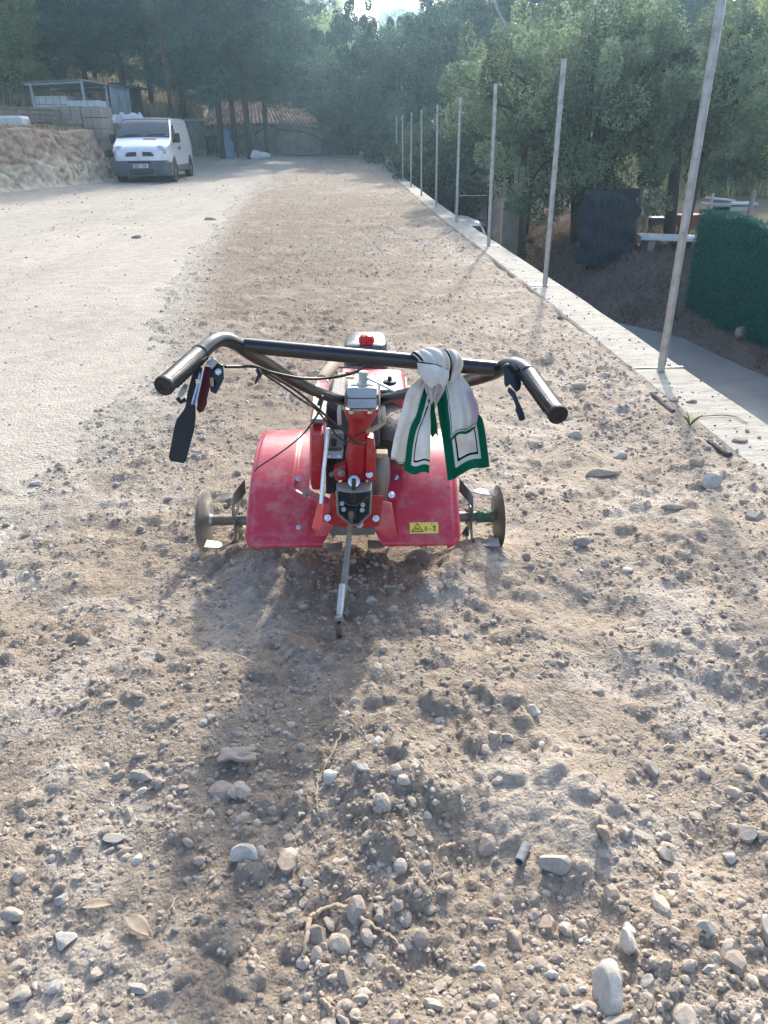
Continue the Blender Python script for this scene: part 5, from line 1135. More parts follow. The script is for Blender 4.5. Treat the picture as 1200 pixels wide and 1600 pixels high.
for k, (px, Y_, i, s_, lb) in enumerate(((556, 47, 0, .84, 'dense dark tree right of the gap with the far hill'), (618, 44, 1, .80, 'dense bluish tree behind the far end of the post wall'), (682, 47, 0, .90, 'tall dense tree behind the sixth post'), (735, 40, 1, 1.02, 'dense dark tree behind the third and fourth posts'), (500, 52, 1, .75, 'rounded dark tree right beside the tiled roof'))):
    tree('broadleaf_tree', BM[i], XW(px, Y_), Y_, s_, k*1.9, lb, 'dense dark trees at the end of the yard')
for k, (px, Y_, s_, lb) in enumerate(((512, 47, 1.0, 'dark bush at the right end of the tiled roof'), (555, 42.5, 1.1, 'low bluish bush at the end of the tilled strip'), (585, 41.5, .9, 'low bush left of the concrete pier'), (535, 43.5, .8, 'small bush against the end of the stone wall'), (640, 39, 1.2, 'bush growing outside the far part of the post wall'), (668, 34, 1.2, 'bush below the wall behind the fifth post'), (700, 30, 1.1, 'bush left of the black iron gate'))):
    tree('bush', BU[0], XW(px, Y_), Y_, s_, k, lb, 'bushes round the far end of the strip', 'bush')
for k, (px, Y_, i, s_, lb) in enumerate(((790, 46, 2, 1.2, 'tall hazy pine behind the second post'), (850, 50, 0, 1.35, 'tall hazy pine above the pale green tree left side'), (930, 46, 1, 1.25, 'tall hazy pine above the middle of the pale green tree'), (1010, 50, 2, 1.35, 'tall hazy pine behind the pale utility pole'), (1080, 44, 0, 1.2, 'hazy pine behind the top of the near post'), (1140, 40, 1, 1.05, 'hazy pine right of the near post'), (745, 52, 1, 1.2, 'tall hazy pine between second and third posts'))):
    tree('pine_tree', PM[i], XW(px, Y_), Y_, s_, k*1.1+.4, lb, 'hazy pines beyond the lane')
for k, (px, Y_, s_, lb) in enumerate(((1190, 30, 1.25, 'sunlit yellow green pine at the right frame edge'), (1150, 33, 1.0, 'pale green young pine left of the sunlit one at the right edge'), (1230, 27, 1.2, 'light green pine cut by the right frame edge'))):
    tree('young_pine', PL[k % 2], XW(px, Y_), Y_, s_, k*2., lb, 'light green pines on the right slope')
for k, (px, Y_, s_, lb) in enumerate(((12, 45, 1.25, 'big sunlit pine at the left frame edge above the white bundle'), (62, 49, 1.35, 'sunlit pine over the left end of the canopy'), (104, 55, 1.5, 'sunlit pine between the canopy and the dark pines'), (8, 60, 1.2, 'sunlit yellow green pine at the top left corner'), (40, 64, 1.3, 'light green pine right of the top left corner'), (22, 50, .9, 'light green pine low on the left slope'), (62, 54, 1.0, 'light green pine on the left slope next to the dark pines'), (-20, 52, 1.1, 'light green pine cut by the left frame edge'), (75, 72, 1.3, 'far light green pine high on the left slope'))):
    tree('young_pine', PL[k % 2], XW(px, Y_), Y_, s_, k*2.3, lb, 'light green pines on the left slope')
for k, (px, Y_, s_, lb) in enumerate(((490, 85, 1.2, 'small round pine on the far hill left of the gap'), (512, 88, 1.4, 'pale round pine in the middle of the far hill gap'), (535, 84, 1.2, 'pale round pine on the far hill right of the gap'), (500, 110, 1.3, 'tiny pine near the far hill top left'), (528, 118, 1.5, 'tiny pine near the far hill top right'), (548, 105, 1.3, 'tiny pine on the far hill beside the dense tree'), (475, 100, 1.4, 'tiny pine on the far hill beside the near pine bough'))):
    tree('young_pine', PL[k % 2], XW(px, Y_), Y_, s_, k*1.7, lb, 'small pines on the far hill')
# the pale green bushy tree beyond the lane, with its neighbours
BR = broad_mesh(31, 4.9, 2.15, .45, col=(.19, .25, .145), ncl=135, nleaf=420, lsize=.040, stems=4, csz=(.28, .55), var=.30)
BR2 = broad_mesh(33, 4.6, 1.9, 1.6, col=(.16, .22, .13), ncl=85, nleaf=400, lsize=.040, stems=3, csz=(.26, .5), var=.3)
def xt(px, Y_): return float(AY(px, 300, Y_).x)
tree('bushy_tree', BR, xt(915, 18.3), 18.3, 1.05, .3, 'wide pale green bushy tree behind the second post', cat='tree', z=-1.05, group=None)
tree('bushy_tree', BR2, xt(1062, 18.5), 18.5, 1.1, 1.2, 'pale green bushy tree behind the near post', z=-1.0)
tree('bushy_tree', BR2, xt(815, 22), 22, 1.1, 2.6, 'dark green bushy tree behind the third post', z=-1.0)
tree('bushy_tree', BR, xt(1100, 27), 27, .95, 4., 'rounded green tree at the right between pole and slope', z=-.9)
# ------------------------------------------------------------------ stone wall and tiled hut at the end of the yard
def stone_wall(name, a, b, za, zb_, th, label, base=.3):
    m = MB(); n_ = 24; a = Vector(a); b = Vector(b); d = (b-a); nn = Vector((-d.y, d.x, 0)).normalized()*th
    V = []
    for k in range(n_+1):
        t = k/n_; p = a.lerp(b, t); z0 = gz(p.x, p.y)-base; z1 = za+(zb_-za)*t+.03*math.sin(k*2.7)
        V += [(p.x, p.y, z0), (p.x, p.y, z1), (p.x+nn.x, p.y+nn.y, z1-.02), (p.x+nn.x, p.y+nn.y, z0)]
    m.add(V, [(k*4+j, k*4+j+1, (k+1)*4+j+1, (k+1)*4+j) for k in range(n_) for j in range(3)]+[(0, 1, 2, 3), (n_*4+3, n_*4+2, n_*4+1, n_*4)]); 
    r_ = root(name, (a.x, a.y, gz(a.x, a.y)), label, 'wall'); o = m.build('masonry', M['stonewall'], r_)
    m = MB(); V = []
    for k in range(n_+1):
        t = k/n_; p = a.lerp(b, t); z1 = za+(zb_-za)*t+.03*math.sin(k*2.7)+.004; q = nn.normalized()*.06
        V += [(p.x-q.x, p.y-q.y, z1), (p.x-q.x, p.y-q.y, z1+.09), (p.x+nn.x+q.x, p.y+nn.y+q.y, z1+.09), (p.x+nn.x+q.x, p.y+nn.y+q.y, z1)]
    m.add(V, [(k*4+j, k*4+(j+1) % 4, (k+1)*4+(j+1) % 4, (k+1)*4+j) for k in range(n_) for j in range(4)]+[(0, 1, 2, 3), (n_*4+3, n_*4+2, n_*4+1, n_*4)]); m.build('coping', M['block'], r_)
    return r_
a = AY(438, 222, 42); b = AY(560, 222, 42.4)
stone_wall('stone_wall', (a.x, 42, 0), (b.x, 42.4, 0), AY(438, 190, 42).z, AY(560, 208, 42).z, .45, 'long rubble stone wall sloping down to the right from the hut')
a = AY(262, 222, 40.6); b = AY(322, 222, 40.9)
stone_wall('stone_wall', (a.x, 40.6, 0), (b.x, 40.9, 0), AY(262, 190, 40.6).z, AY(322, 189, 41).z, .45, 'dark stone wall piece between the van and the hut')
HU = root('stone_hut', (AY(380, 222, 43).x, 43, gz(AY(380, 222, 43).x, 43)), 'low stone hut with a terracotta tiled roof behind the pine trunks', 'hut')
x0 = AY(322, 222, 42.2).x; x1 = AY(496, 222, 42.2).x; x1w = AY(440, 222, 42.2).x; ze = AY(400, 195, 42.2).z; z0 = gz((x0+x1)/2, 43)-.5
m = MB(); m.box(((x0+x1w)/2, 44.2, (ze+z0)/2), (x1w-x0, 3.9, ze-z0)); m.box(((x1w+x1)/2-.1, 44.6, (ze+z0)/2-.02), (x1-x1w-.2, 3.4, ze-z0)); m.build('wall', M['stonewall'], HU)
zr_ = AY(400, 160, 45.5).z; xr1 = AY(466, 222, 45.5).x
m = MB(); nt_ = 30
rx = lambda t, s_: (x0-.25+(x1+.25-(x0-.25))*t) if s_ == 0 else (x0+.1+(xr1-(x0+.1))*t)
def rf(u_, v): 
    xa = rx(u_, 0)*(1-v)+rx(u_, 1)*v; return Vector((xa, 42.0+3.4*v, ze-.02+(zr_-ze)*v+.07*abs(math.sin(u_*nt_*math.pi))+.012*((v*11) % 1)))
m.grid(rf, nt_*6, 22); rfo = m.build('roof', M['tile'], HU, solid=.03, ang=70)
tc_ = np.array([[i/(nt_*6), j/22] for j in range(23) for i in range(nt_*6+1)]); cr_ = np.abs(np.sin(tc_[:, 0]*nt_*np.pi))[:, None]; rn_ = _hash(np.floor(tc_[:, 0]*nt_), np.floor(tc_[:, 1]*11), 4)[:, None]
cc_ = (np.array([.17, .10, .075])*(1-cr_)+np.array([.50, .33, .25])*cr_)*(.6+.75*rn_)  # channel shading painted into the tile colour, crests paler
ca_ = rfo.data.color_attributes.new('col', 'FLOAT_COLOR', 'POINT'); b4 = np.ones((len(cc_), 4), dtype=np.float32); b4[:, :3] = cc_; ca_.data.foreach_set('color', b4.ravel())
m = MB(); m.grid(lambda u_, v: Vector((rx(u_, 1), 45.4+3.0*v, zr_-1.2*v)), 10, 3); m.build('rear_roof', M['rust'], HU, solid=.04)
m = MB(); m.tube([rf(0, 1)+Vector((0, 0, .05)), rf(1, 1)+Vector((0, 0, .05))], .10, 8); m.build('ridge_tile', M['rust'], rfo)
m = MB(); p = AY(515, 227, 41.9); m.box((p.x, 41.97, p.z), (.8, .1, .5)); tag(m.build('hatch', M['dull']), 'dark square opening low in the right end of the stone wall', 'hatch')
# black hose on the wall
m = MB(); m.tube([AY(a_, b_, 41.85) for a_, b_ in ((398, 212), (408, 203), (420, 195), (430, 198), (442, 203), (468, 205), (490, 212), (510, 219), (522, 222))], .03, 6, sm=4); tag(m.build('hose', M['ironblack']), 'black hose sagging across the stone wall', 'hose')
# things before the hut
def at_ground(px, py): h_ = hit(px, py); return h_
g = at_ground(353, 246); 
m = MB(); V = []
for k in range(9):
    t = k/8; z = 1.28*t; w_ = .40-.18*t+.05*math.sin(k*2.1)
    for q in range(16):
        a_ = q*2*math.pi/16; r_ = 1+.16*math.sin(a_*5+k*.5); V.append((g.x+math.cos(a_)*w_*r_+.12*(1-t)**2*(1 if math.cos(a_) > 0 else .2), g.y+math.sin(a_)*w_*.8*r_, g.z+z-.03))
m.add(V, [(i*16+j, i*16+(j+1) % 16, (i+1)*16+(j+1) % 16, (i+1)*16+j) for i in range(8) for j in range(16)]+[tuple(8*16+j for j in range(16))]); tag(m.build('covered_machine', M['tarp'], ang=70), 'upright bundle under a draped blue grey tarpaulin before the hut', 'tarpaulin')
g = at_ground(333, 244); bt = root('barbecue_stand', g, 'small black iron barbecue stand left of the tarpaulin', 'barbecue')
m = MB()
for a_ in (-.25, .25):
    for b_ in (-.18, .18): m.cyl(g+Vector((a_, b_, -.02)), g+Vector((a_*.9, b_, .75)), .02, 6)
m.build('leg', M['ironblack'], bt); m = MB(); m.box(g+Vector((0, 0, .82)), (.6, .42, .16)); m.build('fire_box', M['ironblack'], bt, bevel=.02)
m = MB(); m.box(g+Vector((.55, 0, .86)), (.55, .4, .04)); m.build('side_shelf', M['wood'], bt); m = MB(); m.box(g+Vector((-.02, 0, .98)), (.3, .25, .14)); m.build('grill_lid', M['rust'], bt, bevel=.03)
for k, (px, py, sc_, lb) in enumerate(((399, 248, .34, 'white sack standing before the pine trunks, left of the pair'), (411, 248, .36, 'white sack lying over, right of the pair'))):
    g = at_ground(px, py); V0, F0 = icos(3); Vq = V0*(1+.25*fbm(V0[:, 0]*2+k*5, V0[:, 1]*2+V0[:, 2], 3, 3))[:, None]*np.array([sc_, sc_*.7, sc_*(.75 if k == 0 else .5)])+np.array([g.x, g.y, g.z+sc_*.35])
    tag(link('white_sack', mesh_from('white_sack', Vq, F0, M['whitesack'])), lb, 'sack', 'white sacks at the end of the yard')
g = at_ground(417, 243); m = MB(); m.tube([g, g+Vector((-.18, .3, .95))], .045, 8); tag(m.build('wooden_stake', M['wood']), 'pale stake leaning behind the white sacks', 'stake')
g0_ = at_ground(441, 243); g1_ = at_ground(500, 243); m = MB(); gm = (g0_+g1_)/2; m.box(gm+Vector((0, .2, .08)), ((g1_-g0_).length, 1.0, .10)); tag(m.build('board', M['wood'], bevel=.01), 'flat pale board lying at the foot of the stone wall', 'board')
# utility poles
def upole(name, px, Y_, ztop, r0, r1, label, mat='wood', lean=0):
    x = XW(px, Y_); z = gz(x, Y_); m = MB(); m.tube([(x, Y_, z-.3), (x+lean*.5, Y_, (z+ztop)/2), (x+lean, Y_, ztop)], [r0, (r0+r1)/2, r1], 12, sm=3); return tag(m.build(name, M[mat]), label, 'pole')
upole('utility_pole', 277, 37.0, 6.8, .10, .07, 'slim dark wooden pole rising behind the white van', 'bark', -.25)
upole('utility_pole', 1012, 22.0, 6.5, .12, .10, 'pale grey utility pole among the hazy trees at upper right', 'galv', .22)
upole('utility_pole', 475, 80, 9.2, .12, .10, 'tiny pale pole on the far hill', 'block')
m = MB(); m.tube([AY(a_, b_, 21) for a_, b_ in ((768, -20), (776, 12), (790, 38), (806, 50), (830, 52))], .03, 6, sm=5); tag(m.build('hanging_cable', M['galv']), 'pale twisted cable hanging in a curve among the hazy trees', 'cable')
# ------------------------------------------------------------------ left bank top: canopy, shed, pallets
Yc = 34.0
def gq(px, py, Y_): return AY(px, py, Y_)
CN = root('canopy', (gq(105, 190, Yc).x, Yc, gz(gq(105, 190, Yc).x, Yc)), 'open canopy with a pale corrugated roof above the cut bank', 'canopy')
fl = gq(33, 129, 33.0); fr = gq(128, 124, 32.2); rr_ = gq(177, 134, 33.6); bl = gq(85, 131, 38.5)
A_, B_2, C_2 = fl, fr, rr_; D_ = fl+(rr_-fr)
def cano(u_, v): p = A_.lerp(B_2, u_).lerp(D_.lerp(C_2, u_)+Vector((0, .0, 0)), v); return p+Vector((0, v*2.2, .03*math.sin(u_*60)*.5))
m = MB(); m.grid(cano, 120, 3); m.build('roof', M['sheetmetal'], CN, solid=.02)
for u_, v in ((.12, .03), (.96, .03), (.96, .5), (.97, .97), (.12, .97), (.55, .97)):
    p = cano(u_, v); m = MB(); m.cyl((p.x, p.y, gz(p.x, p.y)-.2), (p.x, p.y, p.z-.03), .055, 8); m.build('pillar', M['sheetmetal'], CN)
for v in (.03, .5, .97): m = MB(); m.tube([cano(.02, v)+Vector((0, 0, -.08)), cano(.98, v)+Vector((0, 0, -.08))], .035, 6); m.build('beam', M['sheetmetal'], CN)
m = MB(); p = cano(.98, .55); q = cano(.98, .98); q2 = cano(.60, .98); zz = gz(p.x, p.y)
def wl(P0, P1, z0, z1): 
    return lambda a_, b_: Vector((P0.x+(P1.x-P0.x)*a_, P0.y+(P1.y-P0.y)*a_+.03*math.sin(a_*90), z0+(z1-z0)*b_))
m.grid(wl(p, q, zz-.1, p.z-.05), 60, 2); m.grid(wl(q, q2, zz-.1, p.z-.05), 60, 2); m.build('side_wall', M['sheetmetal'], CN, solid=.02)
sh = gq(186, 170, 37.5); SHD = root('shed', (sh.x, 37.5, gz(sh.x, 37.5)), 'small dark shed of tin sheets right of the pale canopy', 'shed')
zt_ = gq(186, 137, 37.5).z; zb2 = gz(sh.x, 37.5)-.2; m = MB(); m.box((sh.x, 38.2, (zt_+zb2)/2), (1.35, 1.5, zt_-zb2)); m.build('wall', M['engine'], SHD); m = MB(); m.box((sh.x+.1, 38.1, zt_+.05), (1.9, 2.0, .07), Matrix.Rotation(.06, 3, 'Y')); m.build('roof', M['bark'], SHD)
m = MB(); m.box((sh.x+.1, 37.42, zb2+.95), (.8, .04, 1.6)); m.build('door', M['dull'], SHD)
# stacks of blocks on pallets, block by block courses in the mesh
def stack(px0, px1, pyt, Y_, dep, label, mat='block', courses=4, per=6, rot=.0, hfix=None):
    a = gq(px0, pyt, Y_); b = gq(px1, pyt, Y_); w_ = (b-a).length; cx = (a.x+b.x)/2; zb_ = gz(cx, Y_+.2); h_ = (hfix or a.z-zb_)
    r_ = root('block_pallet', (cx, Y_+dep/2, zb_), label, 'blocks', 'stacks of building blocks on the bank'); q = Matrix.Rotation(rot, 3, 'Z'); ch = (h_-.12)/courses
    m = MB()
    for c in range(courses):
        for i in range(per):
            for j in range(3):
                if 0 < i < per-1 and j == 1 and c < courses-1: continue
                o = q @ Vector(((i+.5)/per*w_-w_/2+.01*math.sin(i*3+c), (j+.5)/3*dep-dep/2, 0)); m.box((cx+o.x, Y_+dep/2+o.y, zb_+.12+ch*(c+.5)), (w_/per*.955, dep/3*.97, ch*.95), q)
    m.build('blocks', M[mat], r_, smooth=False); m = MB()
    for k in (-1, 0, 1): m.box((cx, Y_+dep/2+k*dep*.42, zb_+.02), (w_, .1, .2), q)
    m.build('pallet', M['wood'], r_)
stack(27, 76, 168, 29.5, 1.2, 'left low stack of grey building blocks on the bank')
stack(76, 124, 166, 29.2, 1.2, 'middle wide stack of grey building blocks on the bank')
stack(125, 155, 166, 29.2, 1.3, 'right stack of grey building blocks on the bank', per=4)
stack(48, 104, 150, 33.2, 1.0, 'pallet of wrapped whitish blocks under the canopy left', 'whitesack', 3, 10)
stack(104, 152, 157, 31.8, 1.0, 'pallet of whitish blocks under the canopy right', 'whitesack', 3, 9)
rk = random.Random(3)
for k, (px, py, r_, lb) in enumerate(((166, 186, .34, 'white sack pile lump left of the group behind the van roof'), (180, 183, .36, 'highest white sack lump behind the van roof'), (195, 187, .33, 'white sack lump above the van roof middle'), (208, 185, .36, 'white sack lump above the van roof right'), (219, 188, .28, 'rightmost small white sack lump above the van roof'))):
    Y_ = 32.5+rk.random(); p = gq(px, py, Y_); V0, F0 = icos(3); zz = gz(p.x, Y_); Vq = V0*(1+.4*fbm(V0[:, 0]*2+k*5, V0[:, 1]*2+V0[:, 2]*2, 3, 3))[:, None]*np.array([r_*1.3, r_, max(.25, (p.z-zz)*.62)])+np.array([p.x, Y_, (p.z+zz)/2])
    tag(link('white_sack', mesh_from('white_sack', Vq, F0, M['whitesack'])), lb, 'sack', 'white sacks heaped on the bank')
stack(160, 186, 192, 30.6, .8, 'short brick coloured block pile beside the white sacks', per=3, courses=3)
p = gq(8, 192, 27.5); zz = gz(p.x, 27.5); m = MB(); m.box((p.x-.4, 27.5, zz+.16), (2.1, 1.1, .34), Matrix.Rotation(.12, 3, 'Z')); tag(m.build('white_bundle', M['whitesack'], bevel=.08), 'long white wrapped bundle at the left frame edge on the bank', 'bundle')
for k in range(2):
    m = MB(); m.box((p.x+.1+k*.3, 28.3+k*.4, zz+.42+k*.14), (2.4-k*.6, .22, .06), Matrix.Rotation(-.05+k*.2, 3, 'Z') @ Matrix.Rotation(.04, 3, 'Y')); tag(m.build('plank', M['wood']), ('weathered plank lying behind the white bundle' if k == 0 else 'shorter upper plank behind the white bundle'), 'plank')
g = hit(110, 286); m = MB(); m.box(g+Vector((0, .1, .12)), (.30, .3, .26), Matrix.Rotation(.3, 3, 'Z')); tag(m.build('concrete_lump', M['block'], bevel=.03), 'square grey concrete block at the foot of the cut bank', 'block')
# dry grass and brush
def grass(name, xs, ys_, hgt, nb, base, rg_, label, zf=gz, wd=.012, lean=.5):
    n_ = len(xs)*nb; ix = np.repeat(np.arange(len(xs)), nb); x = xs[ix]+rg_.normal(size=n_)*.10; y = ys_[ix]+rg_.normal(size=n_)*.10; z = gh(x, y)-.02
    h_ = hgt*rg_.uniform(.4, 1.2, n_); a = rg_.uniform(0, 6.28, n_); l = h_*lean*rg_.random(n_); tx, ty = np.cos(a)*l, np.sin(a)*l; b = rg_.uniform(0, 6.28, n_); wx, wy = np.cos(b)*wd, np.sin(b)*wd
    V = np.stack([np.stack([x-wx, y-wy, z], 1), np.stack([x+wx, y+wy, z], 1), np.stack([x+tx*.5+wx*.7, y+ty*.5+wy*.7, z+h_*.6], 1), np.stack([x+tx, y+ty, z+h_], 1)], 1).reshape(-1, 3)
    c = np.asarray(base)*(1+.3*rg_.normal(size=(n_, 1))); c = np.repeat(np.clip(c, .02, .7), 4, 0)
    return tag(link(name, mesh_from(name, V, np.arange(4*n_).reshape(-1, 4), M['drygrass'], col=c, smooth=False)), label, kind='stuff')
yb = rl.uniform(20, 40, 1500); xb = toe(yb)-.62-rl.random(1500)**1.3*4.5
grass('dry_grass', xb, yb, .16, 22, (.46, .37, .25), rl, 'dry brown grass along the top of the cut bank')
yb = rl.uniform(42, 75, 3500); xb = -8-rl.random(3500)*28*(yb/60)
grass('dry_scrub', xb, yb, .55, 14, (.30, .25, .16), rl, 'dry scrub on the left slope', wd=.03)
yb = rl.uniform(8, 24, 2600); q = rl.random(2600); xb = roadx(yb)+.35+q*4.5
grass('bank_litter', xb, yb, .12, 16, (.22, .165, .12), rl, 'dead brown brush on the bank beyond the lane', wd=.010, lean=1.2)
yb = rl.uniform(25, 44, 2200); xb = roadx(yb)+5+rl.random(2200)*22
grass('meadow_grass', xb, yb, .5, 14, (.60, .54, .28), rl, 'tall straw yellow grass beyond the lane at right', wd=.02)
# loose dead leaves and stones on the far bank
n = 5000; y = 8+16*rl.random(n); x = roadx(y)+.02+rl.random(n)**1.3*3.2; r = .01+.028*rl.random(n)**2
v, f, cc = rocks(x, y, gh(x, y)+r*.3, r, 0, rl, stonecol(n, rl, x)*np.array([.62, .55, .50]), 0)
tag(link('bank_rubble', mesh_from('bank_rubble', v, f, M['clod'], col=cc, smooth=False)), 'dark leaf litter and rubble at the foot of the far bank', kind='stuff')
for px, py, hw, hh, lb in ((1166, 525, 17, 13, 'pale boulder on the far bank below the green fence'), (1130, 505, 10, 8, 'smaller stone left of the pale boulder on the far bank')):
    place_rock(px, py, hw, hh, G_, lb, group='rocks on the far bank', base=hit(px, py, 6, 40))
for k, (px, py) in enumerate(((790, 372), (803, 378), (818, 384), (833, 378), (826, 396), (842, 392), (808, 366), (795, 385))):
    place_rock(px, py, 11, 7, (.20, .17, .15), ['grey rock at the left end of the low dry stone edge', 'second rock of the low dry stone edge', 'third rock in the low dry stone edge', 'upper right rock of the low dry stone edge', 'lower middle rock of the dry stone edge', 'rightmost rock of the dry stone edge', 'topmost rock under the wooden post', 'lowest left rock of the dry stone edge'][k], group='dry stone edging beyond the lane', base=hit(px, py, 6, 40), k=k)
# ------------------------------------------------------------------ beyond the lane
# green artificial hedge fence
FE = root('hedge_fence', (5.75, 12.9, gz(5.75, 12.9)), 'dense dark green artificial hedge fence at the right beyond the lane', 'fence')
fa = AY(1103, 222, 14.0); fb = AY(1300, 222, 10.8); zt = .22
Pa = Vector((fa.x+.12, 14.0, 0)); Pb = Vector((6.15, 8.5, 0)); 
def fz(t): p = Pa.lerp(Pb, t); return gz(p.x, p.y)+.05
m = MB(); 
def fen(u_, v): p = Pa.lerp(Pb, u_); z0 = fz(u_); top = zt+.05*math.sin(u_*9)+.03*math.sin(u_*31); return Vector((p.x+.03*math.sin(u_*70)*v, p.y, z0+(top-z0)*v))
m.grid(fen, 120, 16); m.build('backing_mesh', M['hedge'], FE, solid=.03)
nb_ = 60000; u_ = rl.random(nb_); v_ = rl.random(nb_); p0 = np.array(Pa)[None]*(1-u_[:, None])+np.array(Pb)[None]*u_[:, None]; z0 = gh(p0[:, 0], p0[:, 1])+.02; top = zt+.06+.05*np.sin(u_*9)+.04*vn(u_*60, u_*0, 3)
pos = np.stack([p0[:, 0]+rl.normal(size=nb_)*.035-.03, p0[:, 1], z0+(top-z0)*v_], 1); ax = rl.normal(size=(nb_, 3))*.5; ax[:, 2] += -.9; ax[:, 0] -= .4; ax /= np.linalg.norm(ax, axis=1)[:, None]; b = np.cross(ax, rl.normal(size=(nb_, 3))); b /= np.linalg.norm(b, axis=1)[:, None]
a = ax*.035; b = b*.004; V = np.stack([pos-a, pos+b, pos+a, pos-b], 1).reshape(-1, 3); c = np.array([.02, .17, .12])*(1+.35*rl.normal(size=(nb_, 1))); c = np.repeat(np.clip(c, .004, .4), 4, 0)
me = mesh_from('plastic_needles', V-np.array(ORG[FE.name]), np.arange(4*nb_).reshape(-1, 4), M['fencegreen'], col=c, smooth=False); link('plastic_needles', me, FE)
for t in (.03, .45, .9):
    p = fen(t, 0); m = MB(); m.cyl((p.x+.06, p.y, p.z-.2), (p.x+.06, p.y, zt+.35), .025, 8); m.build('post', M['galv'], FE)
# net covered bin and fence posts
YN = 16.3; nb2 = AY(945, 402, YN); zb_ = min(nb2.z, gz(nb2.x, YN))-.1; zt2 = AY(945, 299, YN).z; kN = YN/16.5
m = MB(); V = []
for k in range(13):
    t = k/12
    for q in range(28):
        a_ = q*2*math.pi/28; r_ = (.56+.05*math.sin(a_*6+k)+.07*math.sin(k*1.7+a_*2))*(1 if t < .9 else .93); r_ *= kN; V.append((nb2.x+math.cos(a_)*r_*(1-.12*(1-t)*(math.cos(a_) > 0)), YN+math.sin(a_)*r_*.8, zb_+(zt2-zb_)*t+.04*math.sin(a_*3)*t))
m.add(V, [(i*28+j, i*28+(j+1) % 28, (i+1)*28+(j+1) % 28, (i+1)*28+j) for i in range(12) for j in range(28)]+[tuple(12*28+j for j in range(28))]); tag(m.build('netted_bin', M['net'], ang=70), 'bulky dark bundle wrapped in shade netting under the pale green tree', 'net bundle')
def pst(px, pyb, pyt, Y_, r, label, mat='wood'):
    p = AY(px, pyb, Y_); m = MB(); m.cyl((p.x, Y_, min(p.z, gz(p.x, Y_))-.1), (p.x+.02, Y_, AY(px, pyt, Y_).z), r, 10); return tag(m.build('fence_post', M[mat]), label, 'post')
pst(990, 385, 290, 17.2, .05, 'grey wooden post just right of the dark net bundle'); pst(1003, 390, 294, 17.4, .045, 'second thin post right of the net bundle', 'block'); pst(1168, 345, 298, 17.5, .05, 'grey post rising behind the green fence', 'block')
pst(813, 364, 262, 20.5, .13, 'thick grey wooden post right of the iron gate', 'wood')
p = AY(797, 340, 20.2); m = MB(); zg_ = gz(p.x, 20.2); m.box((p.x, 20.2, (zg_+AY(797, 328, 20.2).z)/2-.1), (.42, .3, AY(797, 328, 20.2).z-zg_+.2)); m.box((p.x-.02, 20.2, AY(797, 328, 20.2).z+.12), (.36, .26, .22)); tag(m.build('meter_box', M['block'], bevel=.02), 'grey concrete meter box left of the thick post', 'box')
tb = AY(1047, 371, 16.6); TB = root('slab_table', (tb.x, 16.6, gz(tb.x, 16.6)), 'white slab table behind the near post', 'table')
m = MB(); m.box((tb.x, 16.6, tb.z), (1.3, .8, .06), Matrix.Rotation(-.15, 3, 'Z') @ Matrix.Rotation(.03, 3, 'Y')); m.build('table_top', M['whitesack'], TB, bevel=.01)
for a_ in (-.45, .45): m = MB(); zg_ = gz(tb.x+a_, 16.6)-.05; m.box((tb.x+a_, 16.6, (zg_+tb.z-.035)/2), (.14, .5, tb.z-.035-zg_)); m.build('leg', M['block'], TB)
p = AY(1080, 350, 19.5); m = MB(); m.box((p.x, 19.5, (gz(p.x, 19.5)+AY(1080, 338, 19.5).z)/2), (.65, .5, AY(1080, 338, 19.5).z-gz(p.x, 19.5)+.1)); tag(m.build('red_crate', M['rust'], bevel=.04), 'faded red tin box behind the slab table', 'box')
p = AY(1030, 348, 20); m = MB(); m.box((p.x, 20, (gz(p.x, 20)+AY(1030, 342, 20).z)/2), (.7, .5, AY(1030, 342, 20).z-gz(p.x, 20)+.1)); tag(m.build('grey_crate', M['vangrey'], bevel=.03), 'grey box left of the faded red tin box', 'box')
for k, (px, py, w_, lb) in enumerate(((1140, 318, 1.3, 'white sheet lying in the garden above the green fence'), (1125, 311, .6, 'small white sheet left in the garden above the fence'))):
    p = AY(px, py, 22); m = MB(); m.box((p.x, 22, p.z), (w_, .6, .05), Matrix.Rotation(.1*k, 3, 'Y')); zg_ = gz(p.x, 22); m.box((p.x, 22, (zg_+p.z)/2-.03), (w_*.8, .4, max(.05, p.z-zg_-.06))); tag(m.build('white_sheet', M['whitesack'], bevel=.01), lb, 'sheet')
# iron gate
ga = AY(712, 345, 24.5); gb = AY(762, 345, 24.5); zg0 = AY(735, 345, 24.5).z; zg1 = AY(735, 305, 24.5).z; GT = root('iron_gate', (ga.x, 24.5, gz(ga.x, 24.5)), 'black iron bar gate seen beyond the wall', 'gate')
m = MB()
for z_ in (zg0+.03, zg1-.03): m.tube([(ga.x, 24.5, z_), (gb.x, 24.5, z_)], .022, 8)
m.tube([(ga.x, 24.5, gz(ga.x, 24.5)-.1), (ga.x, 24.5, zg1+.02)], .035, 8); m.build('gate_frame', M['ironblack'], GT)
for k in range(14):
    x = ga.x+(gb.x-ga.x)*(k+.7)/14.4; m = MB(); m.cyl((x, 24.5, zg0), (x, 24.5, zg1), .010, 6); m.build('bar', M['ironblack'], GT)
m = MB(); p = AY(764, 345, 24.5); m.box((p.x, 24.5, (gz(p.x, 24.5)+AY(764, 290, 24.5).z)/2), (.16, .16, AY(764, 290, 24.5).z-gz(p.x, 24.5)+.3)); m.build('gate_post', M['ironblack'], GT)
